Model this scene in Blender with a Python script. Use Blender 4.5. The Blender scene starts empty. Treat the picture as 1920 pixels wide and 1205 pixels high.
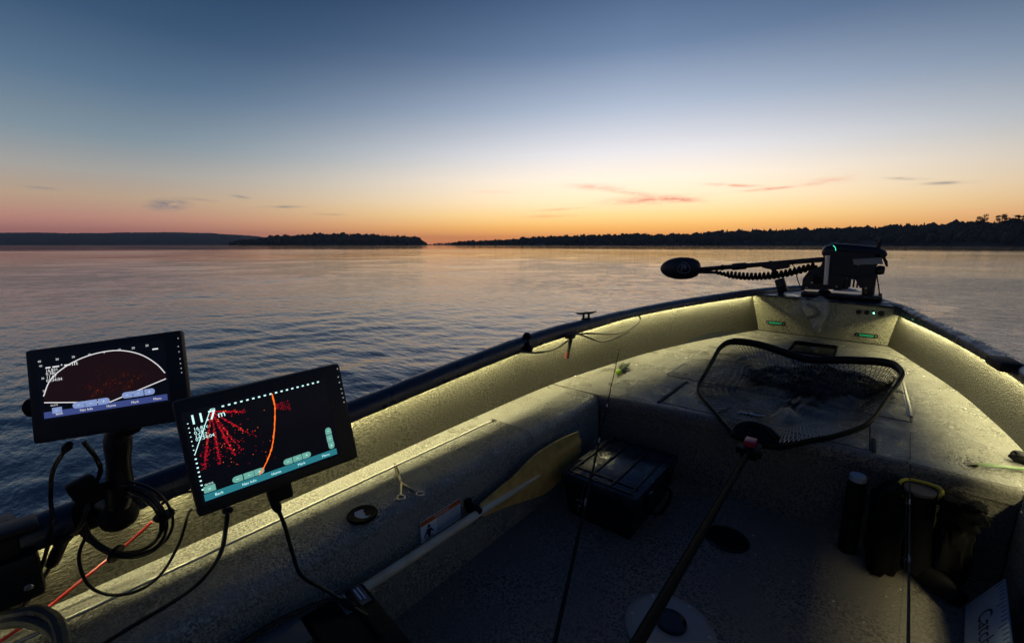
import bpy, bmesh, math, random
from mathutils import Matrix, Vector, noise
random.seed(7)
scn = bpy.context.scene
col = scn.collection
PT = {'U1': {'arc': [(-0.12643, -0.00223), (-0.11233, 0.02806), (-0.08714, 0.05038), (-0.05174, 0.06694), (-0.01404, 0.07508), (0.02336, 0.07534), (0.05492, 0.06693), (0.08069, 0.05245),
                (0.10318, 0.03087), (0.11703, 0.01)],
        'area': [(-0.1311, 0.0807), (0.11465, 0.07751), (0.11788, -0.04215), (-0.12735, -0.05935)],
        'bartop': [(-0.12428, -0.044), (0.11852, -0.03025)],
        'base': [(-0.12631, -0.01617), (0.00106, -0.03606), (0.11766, -0.00306)],
        'big': [(-0.11715, 0.05658), (-0.05639, 0.0588)],
        'btn': [(-0.10283, -0.03637)],
        'btnlab': [(-0.11476, -0.02536)],
        'dots': [(0.1507, 0.08369), (0.14911, 0.06533), (0.14954, 0.05308), (0.15012, 0.03688), (0.14988, 0.02629), (0.15015, 0.01533), (0.15027, 0.00562)],
        'echo': [(-0.03888, 0.00442), (-0.03136, -0.01447), (-0.01978, -0.00312), (-0.01496, -0.00833), (0.00756, 0.00574), (0.02321, 0.00172), (0.03319, 0.02243), (0.04876, 0.00205),
                 (0.06585, 0.01125), (-0.00215, 0.00139), (0.0365, -0.01381), (0.04527, -0.00632)],
        'flag': [(0.10258, 0.06661)],
        'lefttick': [(-0.12607, 0.06383), (-0.12449, 0.03643), (-0.1237, 0.00894)],
        'lines': [(-0.11764, 0.05081), (-0.11743, 0.04406), (-0.11755, 0.03648), (-0.11792, 0.02896)],
        'linesend': [(-0.08094, 0.03178)],
        'pill1': [(-0.06065, -0.03448), (-0.0361, -0.03218), (-0.01087, -0.03023)],
        'pill2': [(0.0365, -0.02806), (0.05899, -0.02643), (0.0819, -0.02484)],
        'toptick': [(-0.12782, 0.07376), (-0.09349, 0.07341), (-0.06164, 0.07379), (-0.03004, 0.07397), (-0.00023, 0.07476), (0.03012, 0.07581), (0.05843, 0.07542), (0.08658, 0.07659)],
        'words': [(-0.10672, -0.05193), (-0.05974, -0.04778), (-0.00693, -0.04502), (0.04261, -0.04005), (0.08744, -0.0377)]},
 'U2': {'arc': [(0.0079, 0.08313), (0.00845, 0.06715), (0.00739, 0.04845), (-0.00131, 0.01007), (-0.0122, -0.02403), (-0.02509, -0.0475), (-0.0359, -0.06201), (-0.04452, -0.07251)],
        'area': [(-0.13643, 0.08203), (0.10998, 0.08415), (0.10866, -0.08756), (-0.14057, -0.08501)],
        'bartop': [(-0.14025, -0.07061), (0.10981, -0.07527)],
        'big': [(-0.13125, 0.06458), (-0.0801, 0.0639)],
        'btn': [(-0.12765, -0.06505)],
        'btnlab': [(-0.13425, -0.05664)],
        'dots': [(0.1474, 0.10176), (0.14531, 0.08297), (0.1454, 0.07016), (0.14629, 0.05469), (0.14653, 0.04422), (0.14676, 0.03373), (0.14662, 0.023)],
        'lefttick': [(-0.13804, 0.06685), (-0.13835, -0.06272)],
        'lines': [(-0.13193, 0.05706), (-0.13213, 0.04965), (-0.13203, 0.04271), (-0.13215, 0.03699)],
        'linesend': [(-0.10393, 0.03636)],
        'pill1': [(-0.08148, -0.06389), (-0.06195, -0.06531), (-0.04327, -0.06587)],
        'pill2': [(0.01038, -0.06519), (0.02911, -0.06535), (0.04764, -0.06592)],
        'pill3': [(0.10017, -0.02974), (0.1, -0.0467), (0.10062, -0.06296)],
        'plume': [(0.00989, 0.0572), (0.03575, 0.02176)],
        'rays': [[(-0.09902, 0.0788), (-0.13001, -0.02696)], [(-0.09902, 0.0788), (-0.10385, -0.0257)], [(-0.09902, 0.0788), (-0.07773, -0.01943)], [(-0.09902, 0.0788), (-0.06237, -0.02228)],
                 [(-0.09902, 0.0788), (-0.03678, 0.00365)], [(-0.09902, 0.0788), (-0.04077, 0.05892)]],
        'toptick': [(-0.07903, 0.08293), (0.1004, 0.08337)],
        'white': [(-0.09237, 0.08261), (-0.09938, 0.08332), (-0.13743, 0.00782)],
        'words': [(-0.12193, -0.07873), (-0.07643, -0.08), (-0.02395, -0.08008), (0.02683, -0.08013), (0.07677, -0.08112)]},
 'arm': [(-1.36, 0.1424, 0.8486), (-1.36, 0.1363, 0.7979), (-1.36, 0.1291, 0.7231), (-1.36, 0.1198, 0.6627)],
 'az_px': {0: (-89.22, 0.18),
           428: (-72.68, 0.23),
           500: (-68.99, 0.24),
           620: (-62.18, 0.26),
           808: (-50.08, 0.27),
           815: (-49.61, 0.27),
           950: (-40.2, 0.28),
           1100: (-29.74, 0.27),
           1290: (-17.42, 0.26),
           1460: (-7.92, 0.24),
           1660: (1.21, 0.21),
           1830: (7.42, 0.19),
           1920: (10.22, 0.18)},
 'bagpl': [(-0.4601, 4.96, 0.7743), (-0.2923, 4.96, 0.788), (-0.2395, 4.96, 0.6757), (-0.352, 4.96, 0.555), (-0.5037, 4.96, 0.6387)],
 'ball': [(-1.495, 1.9518, 0.7683), (-1.47, 1.9198, 0.7105)],
 'board': [(0.4173, 2.0697, 0.02), (0.3962, 1.8652, 0.02), (0.5, 2.1727, 0.1476)],
 'cab_a': [(-1.25, 0.0542, 0.8886), (-1.33, 0.0267, 0.8137), (-1.4, 0.0158, 0.7264), (-1.4, 0.0098, 0.6679), (-1.44, -0.011, 0.5692), (-1.44, -0.0388, 0.5082), (-1.4727, -0.0821, 0.44),
           (-1.4329, -0.1221, 0.44)],
 'cab_b': [(-1.25, 0.0755, 0.8854), (-1.25, 0.0892, 0.8429), (-1.32, 0.0968, 0.7802), (-1.32, 0.0727, 0.7309), (-1.32, 0.0507, 0.668), (-1.42, 0.0229, 0.602), (-1.45, -0.0005, 0.543),
           (-1.45, -0.0337, 0.4916), (-1.48, -0.0749, 0.43), (-1.4275, -0.131, 0.43)],
 'cab_d': [(-1.38, 0.0599, 0.614), (-1.38, 0.0395, 0.5614), (-1.38, 0.0454, 0.4842), (-1.38, 0.0776, 0.4328), (-1.3302, 0.1216, 0.44), (-1.3505, 0.1736, 0.44), (-1.36, 0.2225, 0.4979),
           (-1.36, 0.2504, 0.5665), (-1.15, 0.2194, 0.6936)],
 'cab_e': [(-1.02, 0.2594, 0.7349), (-1.02, 0.2511, 0.694), (-1.15, 0.2622, 0.548), (-1.2283, 0.2314, 0.45), (-1.2039, 0.1656, 0.45), (-1.1927, 0.095, 0.45), (-1.1817, 0.0362, 0.45)],
 'cab_f': [(-1.0, 0.3427, 0.721), (-1.0, 0.36, 0.6498), (-1.0, 0.3715, 0.5715), (-1.03, 0.3992, 0.4658), (-1.02, 0.4518, 0.3923), (-0.969, 0.4818, 0.36), (-0.888, 0.4948, 0.36)],
 'cab_g': [(-1.42, 0.2062, 0.6009), (-1.42, 0.2428, 0.6103), (-1.42, 0.2795, 0.6058)],
 'cab_red': [(-1.455, 0.1888, 0.5412), (-1.455, 0.134, 0.5072), (-1.45, 0.0775, 0.481), (-1.45, 0.0249, 0.454), (-1.4435, -0.0291, 0.43), (-1.4153, -0.0686, 0.43), (-1.3893, -0.116, 0.43)],
 'caps': [(0.64, 3.1953, 0.6882), (0.5776, 2.6049, 0.45)],
 'case': [(-1.1416, 0.2065, 0.33), (-1.1192, 0.4035, 0.33), (-1.04, 0.5366, 0.33), (-0.9298, 0.5436, 0.33), (-0.7277, 0.521, 0.33)],
 'case2': [(-1.1127, 0.2969, 0.33), (-1.0833, 0.3837, 0.33), (-1.0924, 0.4685, 0.33), (-1.0638, 0.517, 0.33), (-0.9999, 0.4972, 0.33), (-1.1802, 0.2824, 0.33), (-1.1511, 0.3499, 0.33),
           (-1.0929, 0.4091, 0.33)],
 'caseknob': [(-0.9148, 0.7011, 0.2)],
 'clamp': [(-1.44, -0.0542, 0.651), (-1.44, -0.0099, 0.6747), (-1.44, -0.0799, 0.578), (-1.44, 0.0007, 0.591)],
 'cleat': [(-1.45, 2.5902, 0.8305)],
 'clipk': [(-1.42, 2.3173, 0.7212)],
 'clouds': [(-77.48, 4.08), (-86.28, 4.96), (-71.02, 5.15), (-74.62, 4.67), (-66.91, 4.36), (-29.28, 7.23), (-23.33, 5.54), (-19.57, 5.37), (-33.27, 4.55), (-11.9, 6.52), (-9.5, 6.2), (-3.54, 6.49),
            (1.76, 6.22), (4.51, 5.63), (-35.33, 3.69), (-41.91, 6.69)],
 'coil': [(-1.36, 0.1244, 0.6192)],
 'deckscrew': [(-1.4406, 2.12, 0.41), (-1.4323, 2.2476, 0.41), (-1.464, 2.4579, 0.41), (-1.1715, 2.1693, 0.41), (-1.2972, 3.2591, 0.41), (-1.0918, 4.0976, 0.41), (-1.0233, 3.8088, 0.41),
               (-1.024, 3.4415, 0.41), (-1.0168, 3.512, 0.41), (0.3908, 3.9869, 0.41), (0.5106, 3.3164, 0.41), (0.2291, 2.4687, 0.41)],
 'drain': [(-0.3474, 1.9363, 0.0)],
 'forceps': [(-1.4003, 0.9428, 0.418), (-1.2605, 0.8721, 0.418), (-1.1828, 0.8154, 0.418), (-1.1487, 0.8735, 0.418)],
 'gather': [(-0.1284, 3.3319, 0.44)],
 'hoop': [(-0.6382, 3.15, 0.6528), (-0.4892, 3.18, 0.6473), (-0.3072, 3.2, 0.6041), (-0.2037, 3.2, 0.5902), (-0.0187, 3.2, 0.619), (0.1507, 3.13, 0.648), (0.2082, 3.02, 0.632), (0.1983, 2.93, 0.5963),
          (0.1487, 2.75, 0.5373), (0.1099, 2.58, 0.4919), (0.0665, 2.47, 0.4662), (-0.0279, 2.36, 0.4329), (-0.1067, 2.28, 0.4176), (-0.2102, 2.16, 0.3995), (-0.2936, 2.12, 0.4093),
          (-0.3711, 2.12, 0.412), (-0.4105, 2.15, 0.4192), (-0.5283, 2.34, 0.42), (-0.6671, 2.56, 0.4237), (-0.7158, 2.68, 0.4477), (-0.7151, 2.8, 0.4945), (-0.7112, 2.95, 0.5547),
          (-0.6992, 3.08, 0.6192)],
 'hose1': [(-1.4412, -0.1103, 0.47), (-1.4119, -0.0714, 0.47), (-1.385, -0.0399, 0.47), (-1.3295, -0.0182, 0.47), (-1.2631, -0.0107, 0.47), (-1.1779, -0.0119, 0.47)],
 'hose2': [(-1.4281, -0.1117, 0.46), (-1.3893, -0.0655, 0.46), (-1.3357, -0.0356, 0.46), (-1.2779, -0.019, 0.46), (-1.1956, -0.0149, 0.46)],
 'latch': [(-0.3723, 2.4533, 0.41), (-0.4317, 2.4704, 0.41), (-0.3209, 2.4412, 0.41)],
 'ledger': [(-1.4123, 0.2625, 0.41), (-1.4316, 0.6351, 0.41), (-1.4599, 1.1362, 0.41), (-1.4484, 1.6131, 0.41)],
 'lure': [(-1.242, 2.6694, 0.43), (-1.2829, 2.8598, 0.43)],
 'm_arc': [(-0.268, 5.17, 1.295), (-0.2494, 5.17, 1.2749), (-0.2421, 5.17, 1.2447)],
 'm_blade': [(0.0777, 5.3, 1.2264), (0.114, 5.3, 1.2072), (0.1465, 5.3, 1.1539), (0.1566, 5.3, 1.1001), (0.1416, 5.3, 1.0996), (0.1159, 5.3, 1.1581)],
 'm_body': [(-0.4803, 5.3, 0.8556), (-0.4817, 5.3, 0.96), (-0.4363, 5.3, 1.0489), (-0.3481, 5.3, 1.0947), (-0.3191, 5.3, 1.1903), (-0.2645, 5.3, 1.238), (-0.1113, 5.3, 1.2343), (0.0482, 5.3, 1.2161),
            (0.0868, 5.3, 1.1475), (0.0654, 5.3, 1.0672), (0.0849, 5.3, 0.9979), (0.0815, 5.3, 0.9272), (0.0468, 5.3, 0.8895), (-0.0258, 5.3, 0.9003), (-0.0669, 5.3, 0.9804), (-0.0987, 5.3, 0.9736),
            (-0.1129, 5.3, 0.8793)],
 'm_brack': [(-0.8569, 5.24, 1.1209), (-0.607, 5.24, 1.1271), (-0.6105, 5.24, 1.0671), (-0.6937, 5.24, 1.0477), (-0.7708, 5.24, 1.0449), (-0.8518, 5.24, 1.0646)],
 'm_cap': [(-0.2936, 5.26, 1.2536), (-0.3034, 5.26, 1.3463)],
 'm_chrome': [(-0.2993, 5.17, 1.1983), (-0.2867, 5.17, 0.92)],
 'm_coil': [(-1.3118, 5.23, 0.9958), (-1.1986, 5.23, 0.9766), (-0.9939, 5.23, 0.9622), (-0.7925, 5.23, 0.9771), (-0.6503, 5.23, 1.0056), (-0.5155, 5.23, 1.0491), (-0.3867, 5.23, 1.0961)],
 'm_collar': [(-1.153, 5.24, 1.0577), (-1.0059, 5.24, 1.0769)],
 'm_cord': [(-0.5916, 5.2, 1.1126), (-0.5492, 5.2, 1.0546), (-0.5265, 5.2, 0.9637), (-0.4853, 5.2, 0.8685), (-0.4363, 5.2, 0.8285)],
 'm_cord2': [(0.0856, 5.28, 1.024), (0.1085, 5.28, 0.9252), (0.1248, 5.28, 0.8509), (0.132, 5.28, 0.8212)],
 'm_feet': [(-0.3099, 5.3205, 0.8), (0.0268, 5.359, 0.785), (0.1583, 5.4122, 0.78)],
 'm_fin': [(0.0342, 5.34, 1.2053), (0.0704, 5.34, 1.3591), (0.083, 5.34, 1.3492), (0.0867, 5.34, 1.2852), (0.0806, 5.34, 1.206)],
 'm_head': [(-1.9538, 5.24, 1.0156), (-1.485, 5.24, 1.0317), (-1.7247, 5.24, 1.1561), (-1.7066, 5.24, 0.8905)],
 'm_leg': [(-0.7686, 5.24, 1.0729), (-0.6954, 5.24, 0.9642), (-0.6445, 5.24, 0.833)],
 'm_logo': [(-1.6403, 5.14, 1.0305)],
 'm_low': [(-1.5297, 5.24, 0.9929), (-1.2969, 5.24, 0.9899)],
 'm_post': [(0.0311, 5.3, 1.0961), (0.0438, 5.3, 0.8126)],
 'm_shaft': [(-1.5611, 5.24, 1.0104), (-1.0059, 5.24, 1.0769), (-0.308, 5.24, 1.1606)],
 'm_tag': [(-0.1055, 5.2, 1.1658), (0.0998, 5.2, 1.1846), (0.1177, 5.2, 1.127), (-0.092, 5.2, 1.1161)],
 'm_unit': [(-0.3444, 5.34, 1.2421), (-0.282, 5.34, 1.2635), (-0.1133, 5.34, 1.244), (0.0475, 5.34, 1.2255), (0.1111, 5.34, 1.2064), (0.1349, 5.34, 1.1969)],
 'mess': [(0.1813, 2.17, 0.4251), (0.1823, 2.17, 0.143), (0.2503, 2.15, 0.3807), (0.3502, 2.15, 0.3658)],
 'nethandle': [(-0.3025, 1.98, 0.4198), (-0.2463, 0.66, 0.582), (-0.2324, 0.55, 0.626)],
 'paddle': [(-1.085, 1.8929, 0.3042), (-1.085, 1.8542, 0.2025), (-1.085, 1.653, 0.1244), (-1.085, 1.4124, 0.1287), (-1.085, 1.2447, 0.2013), (-1.085, 1.0692, 0.2569), (-1.085, 0.5575, 0.2565),
            (-1.085, 0.3993, 0.258)],
 'paddlebot': [(-1.08, 1.8899, 0.2054), (-1.08, 1.8212, 0.1565), (-1.08, 1.599, 0.114), (-1.08, 1.4058, 0.1529), (-1.08, 1.2563, 0.1975), (-1.08, 1.1242, 0.2227)],
 'paddletop': [(-1.09, 1.8784, 0.3201), (-1.09, 1.6535, 0.3433), (-1.09, 1.4775, 0.338), (-1.09, 1.3407, 0.305), (-1.09, 1.2339, 0.2914), (-1.09, 1.1201, 0.275)],
 'plate': [(-0.3832, 1.3168, 0.0), (-0.392, 1.3258, 0.0)],
 'redbtn': [(-0.3053, 2.0, 0.431)],
 'rodL': [(-1.36, 2.9514, 0.6077), (-0.4254, 0.66, 0.4592), (-0.4042, 0.62, 0.4815)],
 'rodLguides': [(-0.6474, 1.05, 0.3276)],
 'rodR': [(0.246, 2.6249, 0.44), (0.1713, 1.2144, 0.4)],
 'rope1': [(-1.45, 1.825, 0.7099), (-1.45, 1.9983, 0.6695), (-1.45, 2.1798, 0.6578), (-1.43, 2.3088, 0.693)],
 'rope2': [(-1.425, 2.3251, 0.7262), (-1.41, 2.5422, 0.7039), (-1.38, 2.8464, 0.6549), (-1.38, 3.1033, 0.6473), (-1.34, 3.1871, 0.691), (-1.34, 3.2346, 0.7231), (-1.34, 3.1789, 0.756)],
 'rope3': [(-1.42, 2.3826, 0.7318), (-1.41, 2.5441, 0.6737), (-1.41, 2.7251, 0.6156), (-1.38, 2.8933, 0.6188), (-1.38, 3.1251, 0.6269)],
 'scr1': ((-1.2668, 0.1303, 0.9928), [(0.6568, 0.7451, 0.1159), (-0.2583, 0.078, 0.9629), (0.7084, -0.6624, 0.2437)]),
 'scr2': ((-0.9192, 0.3339, 0.9104), [(0.183, 0.9811, 0.0636), (-0.2147, -0.0233, 0.9764), (0.9594, -0.1923, 0.2064)]),
 'sunaz': (-25.73, 1.27),
 'tail': [(-1.42, 2.3235, 0.7272), (-1.42, 2.3072, 0.6595), (-1.42, 2.2721, 0.5815)],
 'tool': [(0.3984, 2.4144, 0.425), (0.4344, 2.4385, 0.425), (0.5816, 2.5055, 0.425)],
 'tube1': [(0.0644, 2.2, 0.3558), (0.0758, 2.2, 0.0755)],
 'yoke': [(-0.3916, 2.12, 0.4112), (-0.3889, 2.17, 0.4429), (-0.3372, 2.2, 0.4634), (-0.2653, 2.18, 0.4614), (-0.22, 2.14, 0.4452)]}

# ------------------------------------------------------------------ camera
YAW, PITCH, CAM_Z = 0.689409, 0.177487, 1.30
cam = bpy.data.objects.new('camera', bpy.data.cameras.new('camera'))
col.objects.link(cam)
cam.location = (0, 0, CAM_Z)
cam.rotation_euler = (math.pi/2 - PITCH, 0, YAW)
cam.data.sensor_width = 36.0
cam.data.lens = 15.0
cam.data.clip_start = 0.02
cam.data.clip_end = 60000
scn.camera = cam
scn.view_settings.view_transform = 'Standard'
scn.view_settings.look = 'None'
scn.view_settings.exposure = 0.2
scn.view_settings.gamma = 1.0
scn.cycles.max_bounces = 8
scn.cycles.transparent_max_bounces = 16
scn.cycles.caustics_reflective = False
scn.cycles.caustics_refractive = False
scn.cycles.sample_clamp_indirect = 4.0
scn.cycles.use_denoising = True

def lin(r, g, b):
    f = lambda c: (c/255/12.92) if c/255 <= .04045 else ((c/255+.055)/1.055)**2.4
    return (f(r), f(g), f(b), 1)

# ------------------------------------------------------------------ dusk sky (world)
SUN_AZ = math.radians(PT['sunaz'][0]+1.5)      # azimuth of the afterglow, measured from the bow (+y) towards +x
world = bpy.data.worlds.new('World'); scn.world = world; world.use_nodes = True
nt = world.node_tree; nt.nodes.clear()
def N(t, **kw):
    n = nt.nodes.new(t)
    for k, v in kw.items(): setattr(n, k, v)
    return n
def L(a, b): nt.links.new(a, b)
def M(op, a, b=None, c=None, clamp=False):
    n = N('ShaderNodeMath', operation=op); n.use_clamp = clamp
    for i, v in enumerate((a, b, c)):
        if v is None: continue
        if isinstance(v, (int, float)): n.inputs[i].default_value = v
        else: L(v, n.inputs[i])
    return n.outputs[0]
tc = N('ShaderNodeTexCoord')
sep = N('ShaderNodeSeparateXYZ'); L(tc.outputs['Generated'], sep.inputs[0])
dx, dy, dz = sep.outputs
el = M('MULTIPLY', M('ARCSINE', dz), 180/math.pi)                    # degrees
az = M('MULTIPLY', M('ARCTAN2', dx, dy), 180/math.pi)
# horizontal angle from the afterglow
hl = M('SQRT', M('ADD', M('ADD', M('MULTIPLY', dx, dx), M('MULTIPLY', dy, dy)), 1e-6))
cosh_ = M('DIVIDE', M('ADD', M('MULTIPLY', dx, math.sin(SUN_AZ)), M('MULTIPLY', dy, math.cos(SUN_AZ))), hl)
ang = M('MULTIPLY', M('ARCCOSINE', M('MINIMUM', M('MAXIMUM', cosh_, -1), 1)), 180/math.pi)
elc = M('POWER', M('MAXIMUM', M('DIVIDE', el, 90), 0.0), 0.5)
def ramp(stops):
    r = N('ShaderNodeValToRGB'); cr = r.color_ramp; cr.interpolation = 'LINEAR'
    while len(cr.elements) < len(stops): cr.elements.new(0.5)
    for e, (deg, c) in zip(cr.elements, stops):
        e.position = math.sqrt(max(deg, 0)/90); e.color = lin(*c)
    L(elc, r.inputs[0]); return r.outputs[0]
glow = ramp([(0,(240,138,80)),(0.9,(247,158,84)),(2.2,(252,188,100)),(3.6,(253,212,140)),(5.5,(252,226,184)),(8,(244,228,208)),(11,(216,214,216)),(16,(161,173,192)),(22,(101,122,152)),(28,(64,87,122)),(34,(43,64,98)),(50,(26,44,80)),(90,(16,30,60))])
side = ramp([(0,(140,92,92)),(1.2,(162,106,100)),(2.6,(178,130,116)),(4.5,(172,148,126)),(7,(150,148,144)),(10,(116,132,143)),(15,(79,103,127)),(20,(51,76,105)),(26,(32,56,86)),(33,(23,45,74)),(50,(18,36,70)),(90,(14,28,58))])
anti = ramp([(0,(58,62,84)),(4,(66,70,92)),(10,(60,72,98)),(20,(42,58,90)),(40,(28,44,78)),(90,(16,30,60))])
def mix(f, a, b):
    n = N('ShaderNodeMix', data_type='RGBA'); L(f, n.inputs[0])
    for s, v in ((6, a), (7, b)):
        if isinstance(v, tuple): n.inputs[s].default_value = v
        else: L(v, n.inputs[s])
    return n.outputs[2]
def smooth(v, a, b):
    n = N('ShaderNodeMapRange', interpolation_type='SMOOTHSTEP'); L(v, n.inputs[0])
    n.inputs[1].default_value = a; n.inputs[2].default_value = b
    return n.outputs[0]
skyc = mix(smooth(M('ADD', ang, M('MULTIPLY', el, 0.6)), 8, 64), glow, side)
skyc = mix(smooth(ang, 62, 150), skyc, anti)
# a physical sky under it, for the overall tint
nish = N('ShaderNodeTexSky', sky_type='NISHITA')
nish.sun_disc = False; nish.sun_elevation = math.radians(0.3); nish.sun_rotation = SUN_AZ
nish.air_density = 1.2; nish.dust_density = 1.5
sc1 = N('ShaderNodeMix', data_type='RGBA', blend_type='ADD'); sc1.inputs[0].default_value = 0.004
L(skyc, sc1.inputs[6]); L(nish.outputs[0], sc1.inputs[7]); skyc = sc1.outputs[2]
# wisps of cloud low over the far shore
nz = N('ShaderNodeTexNoise'); nz.inputs['Scale'].default_value = 1.0; nz.inputs['Detail'].default_value = 8; nz.inputs['Roughness'].default_value = 0.7
cv = N('ShaderNodeCombineXYZ'); L(M('MULTIPLY', az, 0.55), cv.inputs[0]); L(M('MULTIPLY', el, 2.6), cv.inputs[1]); L(cv.outputs[0], nz.inputs['Vector'])
nfac = smooth(nz.outputs[0], 0.30, 0.58)
PINK, GREY, PEACH = lin(226,152,126), lin(112,112,120), lin(238,174,124)
# azimuth, elevation, half length, half height (degrees), slope, strength, colour
BL = [(-77.5,4.05,1.6,.55,.10,1.3,GREY),(-86.2,4.95,1.0,.16,-.05,.6,GREY),(-71.0,5.2,1.0,.16,-.12,.55,GREY),(-74.7,4.7,1.6,.14,-.05,.35,GREY),(-66.9,4.3,2.2,.17,.05,.6,GREY),
      (-29.2,7.2,3.6,.42,-.06,.5,PINK),(-24.6,6.4,4.4,.36,-.16,.45,PINK),(-22.4,5.45,5.6,.55,.02,.85,PINK),(-18.4,5.35,2.6,.3,-.1,.8,PINK),(-33.3,4.5,3.0,.16,.06,.7,PEACH),(-35.0,3.65,4.2,.26,.02,.6,PEACH),
      (-12.8,6.7,3.6,.2,-.11,.75,PINK),(-9.0,6.15,3.6,.17,.05,.85,PINK),(-4.0,6.6,2.6,.4,.05,.4,PINK),(2.0,6.25,1.6,.14,-.12,.6,GREY),(4.8,5.6,2.0,.17,-.04,.65,GREY),(-42,6.7,2.6,.2,0,.3,PEACH),(-54,2.6,5,.18,0,.35,PEACH),(6,2.9,3,.16,-.03,.5,PEACH),(-62,3.6,2,.12,0,.4,GREY),(-10,1.9,5,.15,.06,.6,PEACH)]
cvv = N('ShaderNodeCombineXYZ'); L(az, cvv.inputs[0]); L(el, cvv.inputs[1])
for cc in (GREY, PINK, PEACH):
    tot = None
    for a0, e0, sx, sy, sl, st, c_ in BL:
        if c_ is not cc: continue
        mp = N('ShaderNodeMapping', vector_type='TEXTURE'); L(cvv.outputs[0], mp.inputs[0])
        mp.inputs['Location'].default_value = (a0, e0, 0); mp.inputs['Rotation'].default_value = (0, 0, math.atan(sl)); mp.inputs['Scale'].default_value = (sx*1.7, sy*1.7, 1)
        gr = N('ShaderNodeTexGradient', gradient_type='QUADRATIC_SPHERE'); L(mp.outputs[0], gr.inputs[0])
        tot = M('MULTIPLY', gr.outputs[1], st*1.25) if tot is None else M('MULTIPLY_ADD', gr.outputs[1], st*1.25, tot)
    skyc = mix(M('MULTIPLY', tot, nfac, clamp=True), skyc, cc)
below = mix(smooth(el, -3, -0.01), lin(24,34,52), skyc)
bg = N('ShaderNodeBackground'); L(below, bg.inputs[0]); bg.inputs[1].default_value = 1.14
world.cycles.sampling_method = 'MANUAL'; world.cycles.sample_map_resolution = 256
wo = N('ShaderNodeOutputWorld'); L(bg.outputs[0], wo.inputs[0])
# the sun itself is already down: there is no sun lamp; the boat's own light strips are built with the boat

# ------------------------------------------------------------------ helpers
W = {}
def mat(name, c, rough=.5, metal=0., bump=None, var=None, spec=.5, emit=None, trans=None, coat=0, rvar=None):
    m = bpy.data.materials.new(name); m.use_nodes = True
    t = m.node_tree; p = t.nodes['Principled BSDF']
    p.inputs['Base Color'].default_value = (*c, 1); p.inputs['Roughness'].default_value = rough
    p.inputs['Metallic'].default_value = metal; p.inputs['Specular IOR Level'].default_value = spec
    p.inputs['Coat Weight'].default_value = coat
    tcn = t.nodes.new('ShaderNodeTexCoord')
    def nz(scale, detail=3, stretch=None):
        n = t.nodes.new('ShaderNodeTexNoise'); n.inputs['Scale'].default_value = scale; n.inputs['Detail'].default_value = detail
        if stretch:
            mp = t.nodes.new('ShaderNodeMapping'); mp.inputs['Scale'].default_value = stretch
            t.links.new(tcn.outputs['Object'], mp.inputs[0]); t.links.new(mp.outputs[0], n.inputs['Vector'])
        else: t.links.new(tcn.outputs['Object'], n.inputs['Vector'])
        return n
    if bump:
        sc, st, dist = bump[:3]
        n = nz(sc, 3, bump[3] if len(bump) > 3 else None)
        b = t.nodes.new('ShaderNodeBump'); b.inputs['Strength'].default_value = st; b.inputs['Distance'].default_value = dist
        t.links.new(n.outputs[0], b.inputs['Height']); t.links.new(b.outputs[0], p.inputs['Normal'])
    if var:
        for_c = p.inputs['Base Color']; prev = None
        for sc, c2, lo, hi in var:
            n = nz(sc, 4); r = t.nodes.new('ShaderNodeMapRange'); r.inputs[1].default_value = lo; r.inputs[2].default_value = hi
            t.links.new(n.outputs[0], r.inputs[0])
            mx = t.nodes.new('ShaderNodeMix'); mx.data_type = 'RGBA'; t.links.new(r.outputs[0], mx.inputs[0])
            if prev is None: mx.inputs[6].default_value = (*c, 1)
            else: t.links.new(prev, mx.inputs[6])
            mx.inputs[7].default_value = (*c2, 1); prev = mx.outputs[2]
        t.links.new(prev, for_c)
    if rvar:
        sc, lo, hi, r0, r1 = rvar
        n = nz(sc, 5); r = t.nodes.new('ShaderNodeMapRange')
        r.inputs[1].default_value = lo; r.inputs[2].default_value = hi; r.inputs[3].default_value = r0; r.inputs[4].default_value = r1
        t.links.new(n.outputs[0], r.inputs[0]); t.links.new(r.outputs[0], p.inputs['Roughness'])
    if emit:
        p.inputs['Emission Color'].default_value = (*emit[0], 1); p.inputs['Emission Strength'].default_value = emit[1]
    if trans is not None:
        p.inputs['Alpha'].default_value = trans
    return m

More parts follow.
